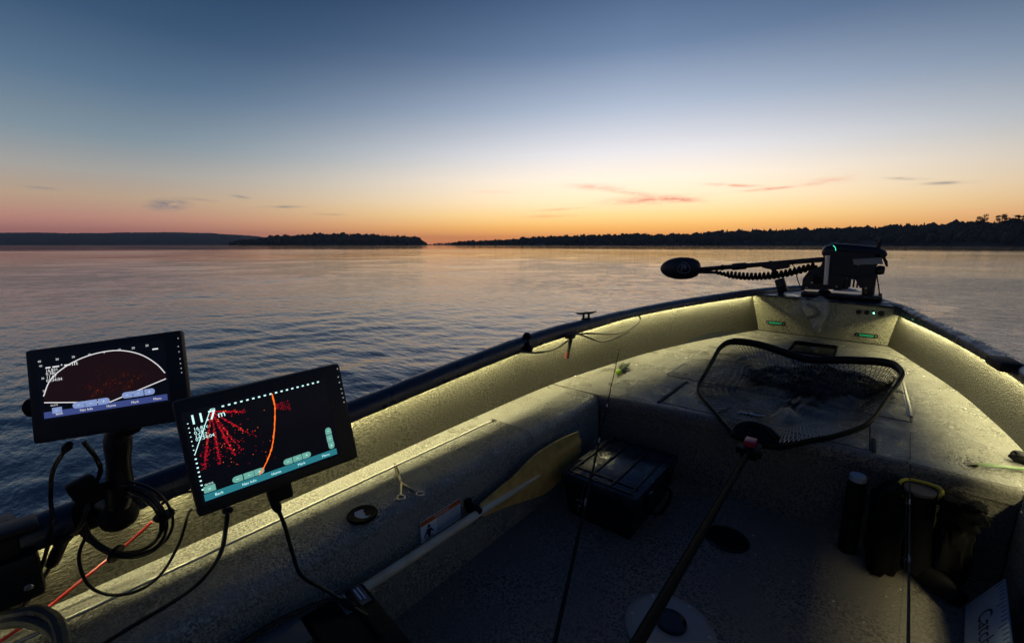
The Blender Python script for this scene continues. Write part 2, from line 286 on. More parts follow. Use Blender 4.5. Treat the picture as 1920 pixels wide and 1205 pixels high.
class MB:
    def __init__(s): s.v = []; s.f = []
    def add(s, vs, fs):
        o = len(s.v); s.v += [tuple(map(float, v)) for v in vs]; s.f += [tuple(i+o for i in f) for f in fs]; return s
    def box(s, lo, hi, bev=0.0, mtx=None):
        bm = bmesh.new(); bmesh.ops.create_cube(bm, size=1)
        c = [(a+b)/2 for a, b in zip(lo, hi)]; d = [b-a for a, b in zip(lo, hi)]
        for v in bm.verts: v.co = Vector((v.co.x*d[0]+c[0], v.co.y*d[1]+c[1], v.co.z*d[2]+c[2]))
        if bev: bmesh.ops.bevel(bm, geom=bm.edges[:], offset=min(bev, min(d)*.45), segments=2, affect='EDGES', profile=.6)
        return s.bm(bm, mtx)
    def bm(s, bm, mtx=None):
        if mtx is not None: bm.transform(mtx)
        bm.verts.index_update()
        s.add([v.co for v in bm.verts], [[v.index for v in f.verts] for f in bm.faces]); bm.free(); return s
    def tube(s, pts, r, n=8, closed=False, cap=True, squash=None):
        pts = [Vector(p) for p in pts]; m = len(pts)
        rs = r if isinstance(r, (list, tuple)) else [r]*m
        up = Vector((0, 0, 1)); rings = []; prevN = None
        for i, p in enumerate(pts):
            a = pts[(i-1) % m] if (closed or i > 0) else p; b = pts[(i+1) % m] if (closed or i < m-1) else p
            t = (b-a).normalized()
            if prevN is None:
                nn = t.cross(up)
                if nn.length < 1e-3: nn = t.cross(Vector((1, 0, 0)))
                nn.normalize()
            else:
                nn = prevN - t*prevN.dot(t)
                if nn.length < 1e-6: nn = t.cross(up)
                nn.normalize()
            prevN = nn; bb = t.cross(nn)
            k = squash or (1, 1)
            rings.append([p + nn*math.cos(2*math.pi*j/n)*rs[i]*k[0] + bb*math.sin(2*math.pi*j/n)*rs[i]*k[1] for j in range(n)])
        vs = [v for rg in rings for v in rg]; fs = []
        for i in range(m if closed else m-1):
            for j in range(n):
                fs.append((i*n+j, i*n+(j+1) % n, ((i+1) % m)*n+(j+1) % n, ((i+1) % m)*n+j))
        if cap and not closed: fs += [tuple(range(n))[::-1], tuple((m-1)*n+j for j in range(n))]
        return s.add(vs, fs)
    def lathe(s, prof, n=24, mtx=None):     # profile of (r, z) about +z
        vs = []; fs = []; m = len(prof)
        for r, z in prof:
            vs += [Vector((r*math.cos(2*math.pi*j/n), r*math.sin(2*math.pi*j/n), z)) for j in range(n)]
        for i in range(m-1):
            for j in range(n): fs.append((i*n+j, i*n+(j+1) % n, (i+1)*n+(j+1) % n, (i+1)*n+j))
        fs += [tuple(range(n))[::-1], tuple((m-1)*n+j for j in range(n))]
        if mtx is not None: vs = [mtx @ v for v in vs]
        return s.add(vs, fs)
    def loft(s, rows, close_u=False):
        n = len(rows[0]); vs = [v for r in rows for v in r]; fs = []
        for i in range(len(rows)-1):
            for j in range(n if close_u else n-1): fs.append((i*n+j, i*n+(j+1) % n, (i+1)*n+(j+1) % n, (i+1)*n+j))
        return s.add(vs, fs)
    def prism(s, poly, z0, z1, mtx=None):
        n = len(poly); vs = [Vector((x, y, z0)) for x, y in poly]+[Vector((x, y, z1)) for x, y in poly]
        fs = [tuple(range(n))[::-1], tuple(range(n, 2*n))]+[(i, (i+1) % n, n+(i+1) % n, n+i) for i in range(n)]
        if mtx is not None: vs = [mtx @ v for v in vs]
        return s.add(vs, fs)
    def build(s, name, m, parent=None, local=False, smooth=True, angle=40):
        me = bpy.data.meshes.new(name)
        P = W.get(parent.name if parent else None, Matrix())
        vs = s.v
        if parent and not local:
            iv = P.inverted(); vs = [tuple(iv @ Vector(v)) for v in s.v]
        me.from_pydata(vs, [], s.f); me.validate()
        bm = bmesh.new(); bm.from_mesh(me); bmesh.ops.recalc_face_normals(bm, faces=bm.faces); bm.to_mesh(me); bm.free()
        if smooth:
            me.polygons.foreach_set('use_smooth', [True]*len(me.polygons))
            try: me.set_sharp_from_angle(angle=math.radians(angle))
            except Exception: pass
        me.materials.append(m)
        o = bpy.data.objects.new(name, me); col.objects.link(o)
        if parent: o.parent = parent; W[o.name] = P
        else: W[o.name] = Matrix()
        return o
def empty(name, mtx, label=None, cat=None, group=None):
    o = bpy.data.objects.new(name, None); o.empty_display_size = .05; col.objects.link(o)
    if not isinstance(mtx, Matrix): mtx = Matrix.Translation(mtx)
    o.matrix_world = mtx; W[o.name] = mtx.copy(); tag(o, label, cat, group); return o
def tag(o, label=None, cat=None, group=None, kind=None):
    for k, v in (('label', label), ('category', cat), ('group', group), ('kind', kind)):
        if v: o[k] = v
    return o
def spl(pts, n=10, closed=False):
    P = [Vector(p) for p in pts]; m = len(P); out = []
    rng = range(m if closed else m-1)
    for i in rng:
        p0 = P[(i-1) % m] if closed or i > 0 else P[i]*2-P[i+1]
        p1, p2 = P[i], P[(i+1) % m]
        p3 = P[(i+2) % m] if closed or i < m-2 else P[i+1]*2-P[i]
        for k in range(n):
            t = k/n
            out.append(.5*((2*p1)+(p2-p0)*t+(2*p0-5*p1+4*p2-p3)*t*t+(3*p1-p0-3*p2+p3)*t**3))
    if not closed: out.append(P[-1])
    return out
def lerp_tab(tab, y):
    if y <= tab[0][0]: return tab[0][1]
    for (a, va), (b, vb) in zip(tab, tab[1:]):
        if y <= b: return va+(vb-va)*(y-a)/(b-a)
    return tab[-1][1]
def axes(o, x, y, z):
    x, y, z, o = map(Vector, (x, y, z, o)); m = Matrix.Identity(4)
    for i, a in enumerate((x, y, z)):
        for r in range(3): m[r][i] = a[r]
    for r in range(3): m[r][3] = o[r]
    return m
def zto(o, d):      # matrix at o with +z along d
    return Matrix.Translation(o) @ Vector(d).normalized().to_track_quat('Z', 'Y').to_matrix().to_4x4()
def text_part(s, size, m, parent, x, y, z, rot=0., name='lettering', align='LEFT', mtx=None, extrude=0.0, bold=0.0):
    cu = bpy.data.curves.new('t', 'FONT'); cu.body = s; cu.size = size; cu.align_x = align; cu.extrude = extrude; cu.resolution_u = 3; cu.offset = bold
    to = bpy.data.objects.new('t', cu); me = bpy.data.meshes.new_from_object(to)
    me.name = name; me.transform((mtx or Matrix()) @ Matrix.Translation((x, y, z)) @ Matrix.Rotation(rot, 4, 'Z'))
    bpy.data.objects.remove(to); bpy.data.curves.remove(cu)
    me.materials.clear(); me.materials.append(m)
    o = bpy.data.objects.new(name, me); col.objects.link(o)
    if parent: o.parent = parent
    W[o.name] = W.get(parent.name, Matrix()) if parent else Matrix()
    return o

# ------------------------------------------------------------------ materials
HAZE_D = 0.00010
BLACK = mat('black plastic', (.009,.009,.010), .42, bump=(900,.15,.001), spec=.25)
RUBBER = mat('black rubber', (.007,.007,.008), .6, spec=.15)
GLOSSB = mat('gloss black', (.006,.006,.008), .18)
CHROME = mat('stainless steel', (.62,.6,.56), .16, 1.0)
DULLMETAL = mat('brushed metal hinge', (.42,.40,.36), .34, 1.0, bump=(500,.2,.0005))
RAILM = mat('navy painted rail', (.012,.020,.036), .34, bump=(420,.55,.0012), rvar=(9,.4,.62,.22,.5), coat=.25)
PLATEM = mat('blue black bow plate', (.016,.028,.045), .4, bump=(300,.4,.001), rvar=(14,.45,.6,.2,.5))
VINYL = mat('grey speckled deck vinyl', (.43,.415,.345), .5, bump=(120,1.0,.0075), var=[(150,(.12,.117,.10),.46,.58),(52,(.19,.185,.16),.50,.66),(6,(.31,.30,.26),.42,.66),(40,(.52,.51,.46),.66,.74)], rvar=(5,.42,.58,.55,.22), spec=.5)
LIDM = mat('grey speckled hatch vinyl', (.365,.352,.29), .5, bump=(120,1.0,.0080), var=[(150,(.10,.097,.083),.46,.58),(52,(.16,.155,.13),.50,.66),(7,(.26,.252,.215),.42,.66),(40,(.46,.45,.41),.66,.74)], rvar=(6,.40,.56,.52,.18), spec=.5)
LINERM = mat('ribbed side vinyl', (.118,.112,.080), .55, bump=(40,1.0,.0095,(5,1.6,6.0)), var=[(95,(.05,.047,.032),.45,.60),(5,(.088,.083,.06),.42,.62)], spec=.25)
PANELM = mat('bow panel vinyl', (.40,.388,.275), .6, bump=(70,1.0,.008), var=[(90,(.13,.122,.078),.47,.60),(5,(.30,.29,.21),.4,.65)], spec=.35)
FLOORM = mat('dark grey floor vinyl', (.26,.228,.185), .6, bump=(100,1.0,.005), var=[(130,(.07,.062,.05),.46,.60),(3,(.185,.163,.133),.4,.65),(45,(.32,.30,.27),.68,.76)], spec=.35)
WALLM = mat('grey side box vinyl', (.215,.198,.162), .6, bump=(100,1.0,.005), var=[(130,(.066,.061,.05),.46,.60),(4,(.15,.14,.115),.4,.65)], spec=.3)
HULLM = mat('painted aluminium hull', (.05,.06,.075), .35, .3, bump=(30,.1,.004))
GASKET = mat('black seam gasket', (.006,.006,.006), .7)
CORD = mat('black cable sheath', (.008,.008,.009), .38, spec=.3)
LEDM = mat('warm light strip', (.9,.88,.7), .5, emit=((1.0,.91,.48), 140.0))
SCREW = mat('screw head', (.55,.53,.47), .28, 1.0)

# ------------------------------------------------------------------ water
def build_water():
    wz = -0.05
    rng = random.Random(3)
    vd = (-math.sin(YAW), math.cos(YAW))
    waves = []
    for i in range(64):
        lam = .22*(1.062**i) * rng.uniform(.92, 1.08)
        th = rng.gauss(0, .55) + (.35 if i % 3 == 0 else -.1)
        k = 2*math.pi/lam
        d = (vd[0]*math.cos(th)-vd[1]*math.sin(th), vd[0]*math.sin(th)+vd[1]*math.cos(th))
        st = .0125 * (1.35 if lam < .7 else (.7 if lam < 1.4 else .32))
        waves.append((d[0]*k, d[1]*k, st/k, rng.uniform(0, 6.28), lam))
    radii = [0.7]
    while radii[-1] < 60: radii.append(radii[-1]*1.009+.004)
    while radii[-1] < 9000: radii.append(radii[-1]*1.10)
    base = math.atan2(vd[1], vd[0])
    angs = []
    a = -math.pi
    while a < math.pi-1e-6:
        angs.append(a); a += (.0085 if abs(a) < 1.12 else .09)
    import numpy as np
    A = np.array(angs)+base; R = np.array(radii)
    XX = (R[:, None]*np.cos(A)[None, :]); YY = (R[:, None]*np.sin(A)[None, :])
    dr = np.gradient(R)[:, None]; da = (R*.0085)[:, None]
    cell = np.maximum(dr, da)
    Zz = np.full_like(XX, 0.0)
    for kx, ky, am, ph, lam in waves:
        fade = np.clip((lam/cell-2.6)/2.0, 0, 1)
        Zz += am*fade*np.sin(kx*XX+ky*YY+ph)
    # patches of livelier and calmer water
    patch = .72+.42*np.sin(.23*XX+.31*YY+1)*np.sin(.17*XX-.21*YY+2.2)+.15*np.sin(.9*XX+.6*YY)
    Zz = Zz*patch*.84+wz
    nr, na = XX.shape
    co = np.stack([XX, YY, Zz], -1).reshape(-1, 3)
    i = np.arange(nr-1)[:, None]; j = np.arange(na)[None, :]
    f = np.stack(np.broadcast_arrays(i*na+j, (i+1)*na+j, (i+1)*na+(j+1) % na, i*na+(j+1) % na), -1).reshape(-1, 4)
    me = bpy.data.meshes.new('water')
    me.vertices.add(len(co)); me.vertices.foreach_set('co', co.ravel())
    me.loops.add(f.size); me.loops.foreach_set('vertex_index', f.ravel().astype('i'))
    me.polygons.add(len(f)); me.polygons.foreach_set('loop_start', (np.arange(len(f))*4).astype('i'))
    me.update(calc_edges=True); me.validate()
    me.polygons.foreach_set('use_smooth', [True]*len(me.polygons))
    m = bpy.data.materials.new('lake water'); m.use_nodes = True; t = m.node_tree
    p = t.nodes['Principled BSDF']
    p.inputs['Base Color'].default_value = (.060,.062,.088,1); p.inputs['Roughness'].default_value = .045; p.inputs['IOR'].default_value = 1.68
    g = t.nodes.new('ShaderNodeNewGeometry')
    def nn(scale, rotz, sx, sy, detail):
        mp = t.nodes.new('ShaderNodeMapping'); mp.inputs['Rotation'].default_value = (0, 0, rotz); mp.inputs['Scale'].default_value = (sx, sy, 1)
        t.links.new(g.outputs['Position'], mp.inputs[0])
        n = t.nodes.new('ShaderNodeTexNoise'); n.inputs['Scale'].default_value = scale; n.inputs['Detail'].default_value = detail; n.inputs['Roughness'].default_value = .55
        t.links.new(mp.outputs[0], n.inputs['Vector']); return n.outputs[0]
    def mth(op, a, b):
        n = t.nodes.new('ShaderNodeMath'); n.operation = op
        for i, v in enumerate((a, b)):
            if isinstance(v, (int, float)): n.inputs[i].default_value = v
            else: t.links.new(v, n.inputs[i])
        return n.outputs[0]
    ripple = nn(7.0, -YAW+.15, .40, 1.0, 5)
    swell = nn(.55, -YAW-.1, .75, 1.0, 3)
    dist = t.nodes.new('ShaderNodeVectorMath'); dist.operation = 'LENGTH'; t.links.new(g.outputs['Position'], dist.inputs[0])
    dl = dist.outputs['Value']
    slick = nn(.004, -YAW, .25, 1.0, 2)
    dw = mth('ADD', dl, mth('MULTIPLY', mth('SUBTRACT', slick, .5), 70.0))
    def mr(v, a, b, c, d):
        n = t.nodes.new('ShaderNodeMapRange'); n.interpolation_type = 'SMOOTHSTEP'; t.links.new(v, n.inputs[0])
        for k, x in zip((1, 2, 3, 4), (a, b, c, d)): n.inputs[k].default_value = x
        return n.outputs[0]
    far = mth('MULTIPLY', mr(dl, 18, 60, 0.0, 1.0), mr(dl, 60, 400, 1.0, .35))
    calm = mr(dw, 105, 165, 1.0, .22)
    gust = mr(nn(.055, -YAW+.3, .5, 1.0, 3), .40, .62, .60, 1.15)
    calm = mth('MULTIPLY', calm, gust)
    b1 = t.nodes.new('ShaderNodeBump'); b1.inputs['Distance'].default_value = .030
    t.links.new(ripple, b1.inputs['Height']); t.links.new(mth('MULTIPLY', mth('MULTIPLY', calm, 1.0), mr(dl, 12, 70, 1.0, .25)), b1.inputs['Strength'])
    b2 = t.nodes.new('ShaderNodeBump'); b2.inputs['Distance'].default_value = .22
    t.links.new(swell, b2.inputs['Height']); t.links.new(mth('MULTIPLY', mth('MULTIPLY', far, calm), .34), b2.inputs['Strength'])
    t.links.new(b1.outputs[0], b2.inputs['Normal']); t.links.new(b2.outputs[0], p.inputs['Normal'])
    streak = nn(.05, -YAW, .12, 1.0, 4)
    t.links.new(mth('ADD', mth('MULTIPLY', mth('MULTIPLY', mr(dl, 10, 120, 0.0, .09), calm), mth('ADD', streak, .4)), .04), p.inputs['Roughness'])
    me.materials.append(m)
    o = bpy.data.objects.new('water', me); col.objects.link(o); W[o.name] = Matrix()
    tag(o, 'rippled dark lake water around the boat reflecting the dusk sky', None, kind='structure')
build_water()

# ------------------------------------------------------------------ far shores
LEAF = mat('far forest', (.040,.052,.034), .9, var=[(.05,(.055,.062,.038),.4,.6)])
HILLM = mat('wooded hill', (.045,.058,.042), .95, bump=(.02,.6,8.0))
def az_pt(azd, dist, z=0.): a = math.radians(azd); return Vector((math.sin(a)*dist, math.cos(a)*dist, z))
def hill(name, prof, dist, depth, label, rough=2., seed=1, n=150):
    # prof: (azimuth, distance factor, crest height); cross-section rises from the shore to the crest and falls behind
    rows = []
    a0, a1 = prof[0][0], prof[-1][0]
    ft = [(a, d) for a, d, h in prof]; ht = [(a, h) for a, d, h in prof]
    for i in range(n+1):
        a = a0+(a1-a0)*i/n; d = dist*lerp_tab(ft, a); h = lerp_tab(ht, a)
        row = []
        for u, k in ((0,-.06),(.0,.02),(.12,.3),(.35,.62),(.65,.9),(1,1.0),(1.5,.7),(2.4,-.1)):
            nz_ = (noise.noise(Vector((a*.5+seed, u*3, seed)))+.55*noise.noise(Vector((a*4+seed, u*9, seed))))*rough*(k > .1)
            row.append(az_pt(a, d+depth*u, max(k*h, -1.2 if k < 0 else .2)+nz_))
        rows.append(row)
    o = MB().loft(rows).build(name, HILLM)
    tag(o, label, None, kind='structure'); return ft, ht
def conifer(mb, b, h, r, rng):
    n = 6; lay = 4; a0 = rng.uniform(0, 6)
    for k in range(lay):
        z0 = h*(.12+.22*k); z1 = h*(.12+.22*k+.34) if k < lay-1 else h
        rr = r*(1-.21*k)
        ring = []
        for j in range(n):
            q = rr*rng.uniform(.7, 1.2); ring.append((b.x+q*math.cos(a0+j*1.047+k*.5), b.y+q*math.sin(a0+j*1.047+k*.5), b.z+z0+rng.uniform(-.04, .04)*h))
        mb.add(ring+[(b.x+rng.uniform(-.2, .2), b.y, b.z+z1)], [(j, (j+1) % n, n) for j in range(n)]+[tuple(range(n))[::-1]])
ICO = None
def broad(mb, b, h, r, rng):
    global ICO
    if ICO is None:
        bm = bmesh.new(); bmesh.ops.create_icosphere(bm, subdivisions=2, radius=1); bm.verts.index_update()
        ICO = ([v.co.copy() for v in bm.verts], [[v.index for v in f.verts] for f in bm.faces]); bm.free()
    s = rng.uniform(0, 99)
    vs = []
    for v in ICO[0]:
        q = 1+.55*noise.noise(v*1.7+Vector((s, 0, 0)))+.35*noise.noise(v*4+Vector((0, s, 0)))
        vs.append((b.x+v.x*q*r, b.y+v.y*q*r, b.z+h*.55+v.z*q*h*.48))
    mb.add(vs, ICO[1])
def forest(name, ft, ht, dist, depth, azr, count, hr, label, seed, pine=.5):
    rng = random.Random(seed); mb = MB()
    for i in range(count):
        a = rng.uniform(*azr); u = rng.random()**.8*1.15
        d = dist*lerp_tab(ft, a)+depth*u+3; h = lerp_tab(ht, a)
        k = min(1., .05+1.25*u) if u < .7 else min(1., .93+.1*u)
        th = rng.uniform(*hr)*(.75 if h < 8 else 1)*rng.choice((.85, .92, 1, 1, 1.04, 1.12))
        b = az_pt(a, d, max(.2, k*h-.5))
        th *= 1+.16*noise.noise(Vector((a*.9,seed,0)))+.10*noise.noise(Vector((a*3.1,seed,4)))
        edge = min(a-azr[0], azr[1]-a)
        if edge < 1.2: th *= .45+.45*edge
        if rng.random() < pine: conifer(mb, b, th*1.08, th*.20, rng)
        else: broad(mb, b, th*.92, th*.34, rng)
    o = mb.build(name, LEAF, smooth=False); tag(o, label, None, kind='stuff'); return o
# blue wooded hill far off to the left, low island in front of it, long shore to the right
fl = hill('distant_hill', [(-118,1,46),(-105,1,60),(-95,1,62),(-89,1,70),(-84,1,74),(-78,1,86),(-74,1,84),(-70,1,66),(-66,1,40),(-62,1,22),(-55,1,10),(-50,1,3)], 3300, 500, 'distant blue wooded hill on the left horizon', 5, 3, 700)
fi = hill('island', [(-73.2,1,1),(-70,1,6),(-66,1,13),(-62,1,18),(-58,1,16),(-54,1,12),(-51.5,1,9),(-50.6,1,2),(-49.4,1,.5)], 1250, 150, 'low wooded island in the middle of the lake', 1.0, 9)
forest('island_forest', *fi, 1250, 150, (-72.6, -50.6), 900, (14, 18.5), 'dark forest on the low island left of the sunset glow', 11, .28)
fn = hill('far_point', [(-51,1,.5),(-49,1,3),(-46.5,1,6),(-44,1,4),(-42,1,.5)], 1900, 150, 'small dim headland between the island and the long shore', 1.0, 19)
forest('far_point_forest', *fn, 1900, 150, (-50.2, -42.5), 160, (9, 13), 'dim trees on the small far headland', 12, .5)
fr = hill('lake_shore', [(-49,1.25,.5),(-44,1.22,3),(-40,1.18,7),(-32,1.1,12),(-24,1.05,14),(-18.2,1.0,11),(-15,1.0,16),(-10,.97,18),(-5,.93,18),(0,.88,18.5),(4,.84,19),(8,.8,19),(14,.78,20),(30,.8,28),(45,.9,28)], 900, 190, 'long wooded lake shore rising towards the right', 1.5, 29)
forest('lake_shore_forest', *fr, 900, 190, (-47.6, 26), 2600, (12, 15.5), 'dark forest along the long right-hand shore', 31, .38)

# taller trees that stand out above the forest at the right edge
LEAFD = mat('dark pine foliage', (.030,.040,.026), .9)
BARK = mat('pine bark', (.05,.038,.03), .9)
def lone_tree(azd, d, z0, h, r, label, seed):
    rng = random.Random(seed); b = az_pt(azd, d, z0)
    e = empty('pine_tree', b, label, 'tree', 'tall trees on the right skyline')
    tr = MB().tube([b, b+Vector((.3, 0, h*.5)), b+Vector((0, .2, h*.92))], [.5, .35, .12], 7)
    for k in range(7):
        zz = h*rng.uniform(.5, .9); a = rng.uniform(0, 6.28); q = r*rng.uniform(.5, .9)
        tr.tube([b+Vector((0, 0, zz)), b+Vector((q*math.cos(a), q*math.sin(a), zz+.12*h))], [.16, .05], 5)
    tr.build('trunk', BARK, e)
    cr = MB()
    cl = []
    for k in range(16):
        a = rng.uniform(0, 6.28); q = r*math.sqrt(rng.random())*.85
        cl.append((Vector((q*math.cos(a), q*math.sin(a), h*(.42+.56*rng.random()*(1-.5*(q/r)**2)))), r*rng.uniform(.22, .42)))
    for c, rr in cl:
        for k in range(110):
            v = Vector((rng.gauss(0, 1), rng.gauss(0, 1), rng.gauss(0, .6))).normalized()*rr*rng.random()**.4
            p = b+c+v; s = rng.uniform(.25, .55)
            u = Vector((rng.gauss(0, 1), rng.gauss(0, 1), rng.gauss(0, 1))).normalized(); w = u.orthogonal().normalized()
            cr.add([p+u*s, p+w*s*.6, p-u*s, p-w*s*.6], [(0, 1, 2, 3)])
    cr.build('crown', LEAFD, e, smooth=False)
lone_tree(7.62, 760, 17.5, 20.5, 6.5, 'wide-crowned pine standing tallest above the right shore', 1)
lone_tree(8.72, 765, 17.5, 19.5, 5.6, 'round-topped tree just right of the widest skyline pine', 2)
lone_tree(9.45, 760, 17.5, 18.5, 4.2, 'smaller narrow tree between two round-topped skyline trees', 3)
lone_tree(10.15, 755, 17.5, 20, 5.4, 'tree at the far right edge of the skyline', 4)

# ------------------------------------------------------------------ boat
boat = empty('fishing_boat', (-.3, 2.3, -.05), 'open grey fishing boat with dark blue rails and warm light strips', 'boat')
DZ = .41
LB = [(-1.2,-1.47),(0,-1.478),(.8,-1.485),(1.5,-1.495),(2.2,-1.487),(2.86,-1.41),(3.36,-1.335),(3.9,-1.205),(4.35,-1.075),(5.06,-.822),(5.6,-.60),(6.0,-.36)]
RB = [(-1.2,.66),(0,.66),(1.5,.655),(2.3,.643),(2.8,.62),(3.13,.593),(3.68,.522),(4.29,.392),(5.0,.222),(5.6,.0),(6.0,-.24)]
LI = [(-1.2,-1.45),(0,-1.455),(.8,-1.465),(1.45,-1.475),(2.1,-1.466),(2.6,-1.42),(3.23,-1.345),(4.0,-1.165),(4.7,-.95),(5.3,-.745),(5.8,-.50),(6.02,-.36),(6.1,-.28)]
RI = [(-1.2,.67),(0,.67),(1.5,.665),(2.3,.65),(2.9,.622),(3.35,.58),(4.04,.455),(4.77,.297),(5.0,.235),(5.4,.085),(5.75,-.07),(6.0,-.2),(6.1,-.28)]
LZ = [(-1.2,.53),(0,.576),(.8,.62),(1.45,.662),(2.1,.70),(2.6,.72),(3.23,.742),(4.7,.772),(5.4,.785),(6.1,.79)]
RZ = [(-1.2,.57),(0,.60),(1.5,.63),(2.9,.662),(3.35,.664),(4.04,.682),(4.77,.69),(5.2,.705),(5.6,.74),(6.1,.79)]
LT = [(-1.2,.60),(0,.648),(.8,.688),(1.45,.735),(2.1,.778),(2.6,.792),(3.23,.803),(4.7,.838),(5.4,.85),(6.1,.852)]
RT = [(-1.2,.64),(0,.67),(1.5,.70),(2.9,.722),(3.33,.727),(3.74,.735),(4.5,.757),(5.0,.785),(5.4,.80),(6.1,.852)]
def smooth_tab(t):      # finer table through a spline so that the rails bend evenly
    return [(p.x, p.y) for p in spl([(a, b, 0) for a, b in t], 8)]
LB, RB, LI, RI, LZ, RZ, LT, RT = map(smooth_tab, (LB, RB, LI, RI, LZ, RZ, LT, RT))
g = lerp_tab
def ys(a, b, n): return [a+(b-a)*i/n for i in range(n+1)]
def rail(name, I, Zb, Zt, s, y1=6.08):
    # s=-1 port, +1 starboard; hollow-backed rounded extrusion with a small lip hanging inside
    Y = ys(-1.2, 4.6, 60)+ys(4.62, y1, 40); rows = []
    for i, y in enumerate(Y):
        a = Vector((g(I, y), y)); e = .01
        t = Vector((g(I, y+e)-g(I, y-e), 2*e)).normalized() if y < y1-.02 else Vector((-s*.9, .3)).normalized()
        nrm = Vector((t.y, -t.x))*s if s > 0 else Vector((-t.y, t.x))
        zb, zt = g(Zb, y), g(Zt, y); w = .088
        prof = [(0.008, zb), (0, zb+.004), (0, zb+(zt-zb)*.62), (.010, zt-.012), (.028, zt-.001), (.05, zt+.002), (w-.018, zt-.004), (w-.004, zt-.018), (w, zt-.034), (w, zb-.01), (w-.008, zb-.02), (w-.016, zb+.01), (w-.022, zt-.012), (.012, zt-.012)]
        rows.append([Vector((a.x+nrm.x*o, y+nrm.y*o, z)) for o, z in prof])
    return MB().loft(rows, True).build(name, RAILM, boat, angle=50)
railL = rail('gunwale_rail', LI, LZ, LT, -1)
railR = rail('gunwale_rail', RI, RZ, RT, 1)
def liner(B, I, Zb, s, yend):
    rows = []
    for y in ys(-1.2, yend, 90):
        xb, xt = g(B, y), g(I, y)+s*.05; zt = g(Zb, y)+.05
        row = []
        for k in range(9):
            u = k/8; bulge = -.003*math.sin(math.pi*u)
            row.append(Vector((xb+(xt-xb)*u+s*bulge, y, DZ+(zt-DZ)*u)))
        rows.append(row)
    return MB().loft(rows).build('side_panel', LINERM, boat)
linL = liner(LB, LI, LZ, -1, 5.09); linR = liner(RB, RI, RZ, 1, 5.03)
# light strips tucked under the rails
def led(I, Zb, Zt, s, y0, y1, drop):
    rows = []; back = []
    for y in ys(y0, y1, 60):
        x = g(I, y)+s*.026; z = g(Zb, y)+drop(y); zt = g(Zt, y)-.0125
        rows.append([Vector((x, y, z+.0015)), Vector((x-s*.008, y, z))])
        back.append([Vector((x+s*.001, y, z+.0055)), Vector((x+s*.001, y, zt)), Vector((x-s*.009, y, zt)), Vector((x-s*.009, y, z+.0005)), Vector((x-s*.0085, y, z+.0012))])
    MB().loft(back, True).build('light_strip_channel', DULLMETAL, boat)
    rows = [[r[0]+Vector((0,0,-.0002)), r[1]+Vector((0,0,-.0002))] for r in rows]
    return MB().loft(rows).build('light_strip', LEDM, boat)
led(LI, LZ, LT, -1, -.9, 5.0, lambda y: .021 if y < 1.8 else (.021-.012*(y-1.8)/.8 if y < 2.6 else .009))
led(RI, RZ, RT, 1, -.4, 3.95, lambda y: .015 if y < 2.3 else .010)
led(RI, RZ, RT, 1, 3.98, 4.95, lambda y: .006)
# hull skin outside the rails
def hull_side(I, Zt, s):
    rows = []
    for y in ys(-1.2, 6.1, 50):
        e = .02; x = g(I, y)
        zt = g(Zt, y)-.03; f = min(1, max(0, (y-2.5)/3.6)); keel = -.42+.30*f**3
        w = (x+.3)
        xo = x+s*.075*(1-f*.4)
        row = []
        for u, k in ((0,1),(.25,.97),(.5,.92),(.75,.86*(1-.12*f)),(1,.0)):
            z = zt+(keel-zt)*(u if u < 1 else 1) ; z = z if u < .8 else z
            row.append(Vector((-.3+(xo+.3)*k*(1-.12*f*u), y+(.03 if u == 0 else .03-.35*f*f*u), z)))
        rows.append(row)
    return MB().loft(rows).build('hull_side', HULLM, boat)
hull_side(LI, LT, -1); hull_side(RI, RT, 1)
MB().prism([(-1.5,-.40),(.72,-.40),(.74,.56),(-1.52,.56)], -.02, .02, axes((0,-1.21,0),(1,0,0),(0,0,1),(0,1,0))).build('transom', HULLM, boat)
# floor
MB().box((-1.16,-1.19,-.03),(.56,2.34,0.0)).build('floor', FLOORM, boat)
# port side box: outer strip, rounded inner edge and wall
rows = []
for y in ys(-1.19, 2.215, 40):
    xb = g(LB, y); row = [Vector((xb, y, DZ)), Vector((-1.30, y, DZ)), Vector((-1.20, y, DZ-.001))]
    for k in range(7):
        a = math.radians(90-15*k); row.append(Vector((-1.192+.045*math.cos(a), y, DZ-.046+.045*math.sin(a))))
    row += [Vector((-1.146, y, .2)), Vector((-1.142, y, 0.001))]
    rows.append(row)
sdk = MB().loft(rows).build('side_deck', VINYL, boat)
# storage lid let into it, proud by a few millimetres, with a bright piano hinge
rows = []; rows2 = []
for y in ys(-1.1, 1.545, 34):
    for off, out, xi in ((.0045, rows, -1.384), (.0022, rows2, -1.390)):
        row = [Vector((xi, y, DZ-.002)), Vector((xi, y, DZ+off))]
        row += [Vector((-1.30, y, DZ+off)), Vector((-1.195, y, DZ+off))]
        for k in range(7):
            a = math.radians(90-15*k); row.append(Vector((-1.192+(.045+off)*math.cos(a), y, DZ-.046+(.045+off)*math.sin(a))))
        out.append(row)
lid = MB().loft(rows).build('storage_lid', LIDM, sdk)
g2 = [[v+Vector((0, .007, 0)) if i == len(rows2)-1 else v for v in r] for i, r in enumerate(rows2)]
MB().loft(g2).build('lid_gasket', GASKET, sdk)
MB().tube([(-1.386,-1.0,DZ+.007),(-1.386,1.52,DZ+.007)], .0045, 8).build('hinge_rod', DULLMETAL, sdk)
MB().box((-1.396,1.515,DZ+.001),(-1.376,1.538,DZ+.011),.003).build('hinge_end', BLACK, sdk)
# starboard side box, mostly out of view
rows = []
for y in ys(-1.19, 2.29, 20):
    xb = g(RB, y); rows.append([Vector((xb, y, DZ)), Vector((.57, y, DZ)), Vector((.545, y, DZ-.006)), Vector((.536, y, DZ-.03)), Vector((.535, y, .2)), Vector((.532, y, 0.001))])
MB().loft(rows).build('side_deck', VINYL, boat)
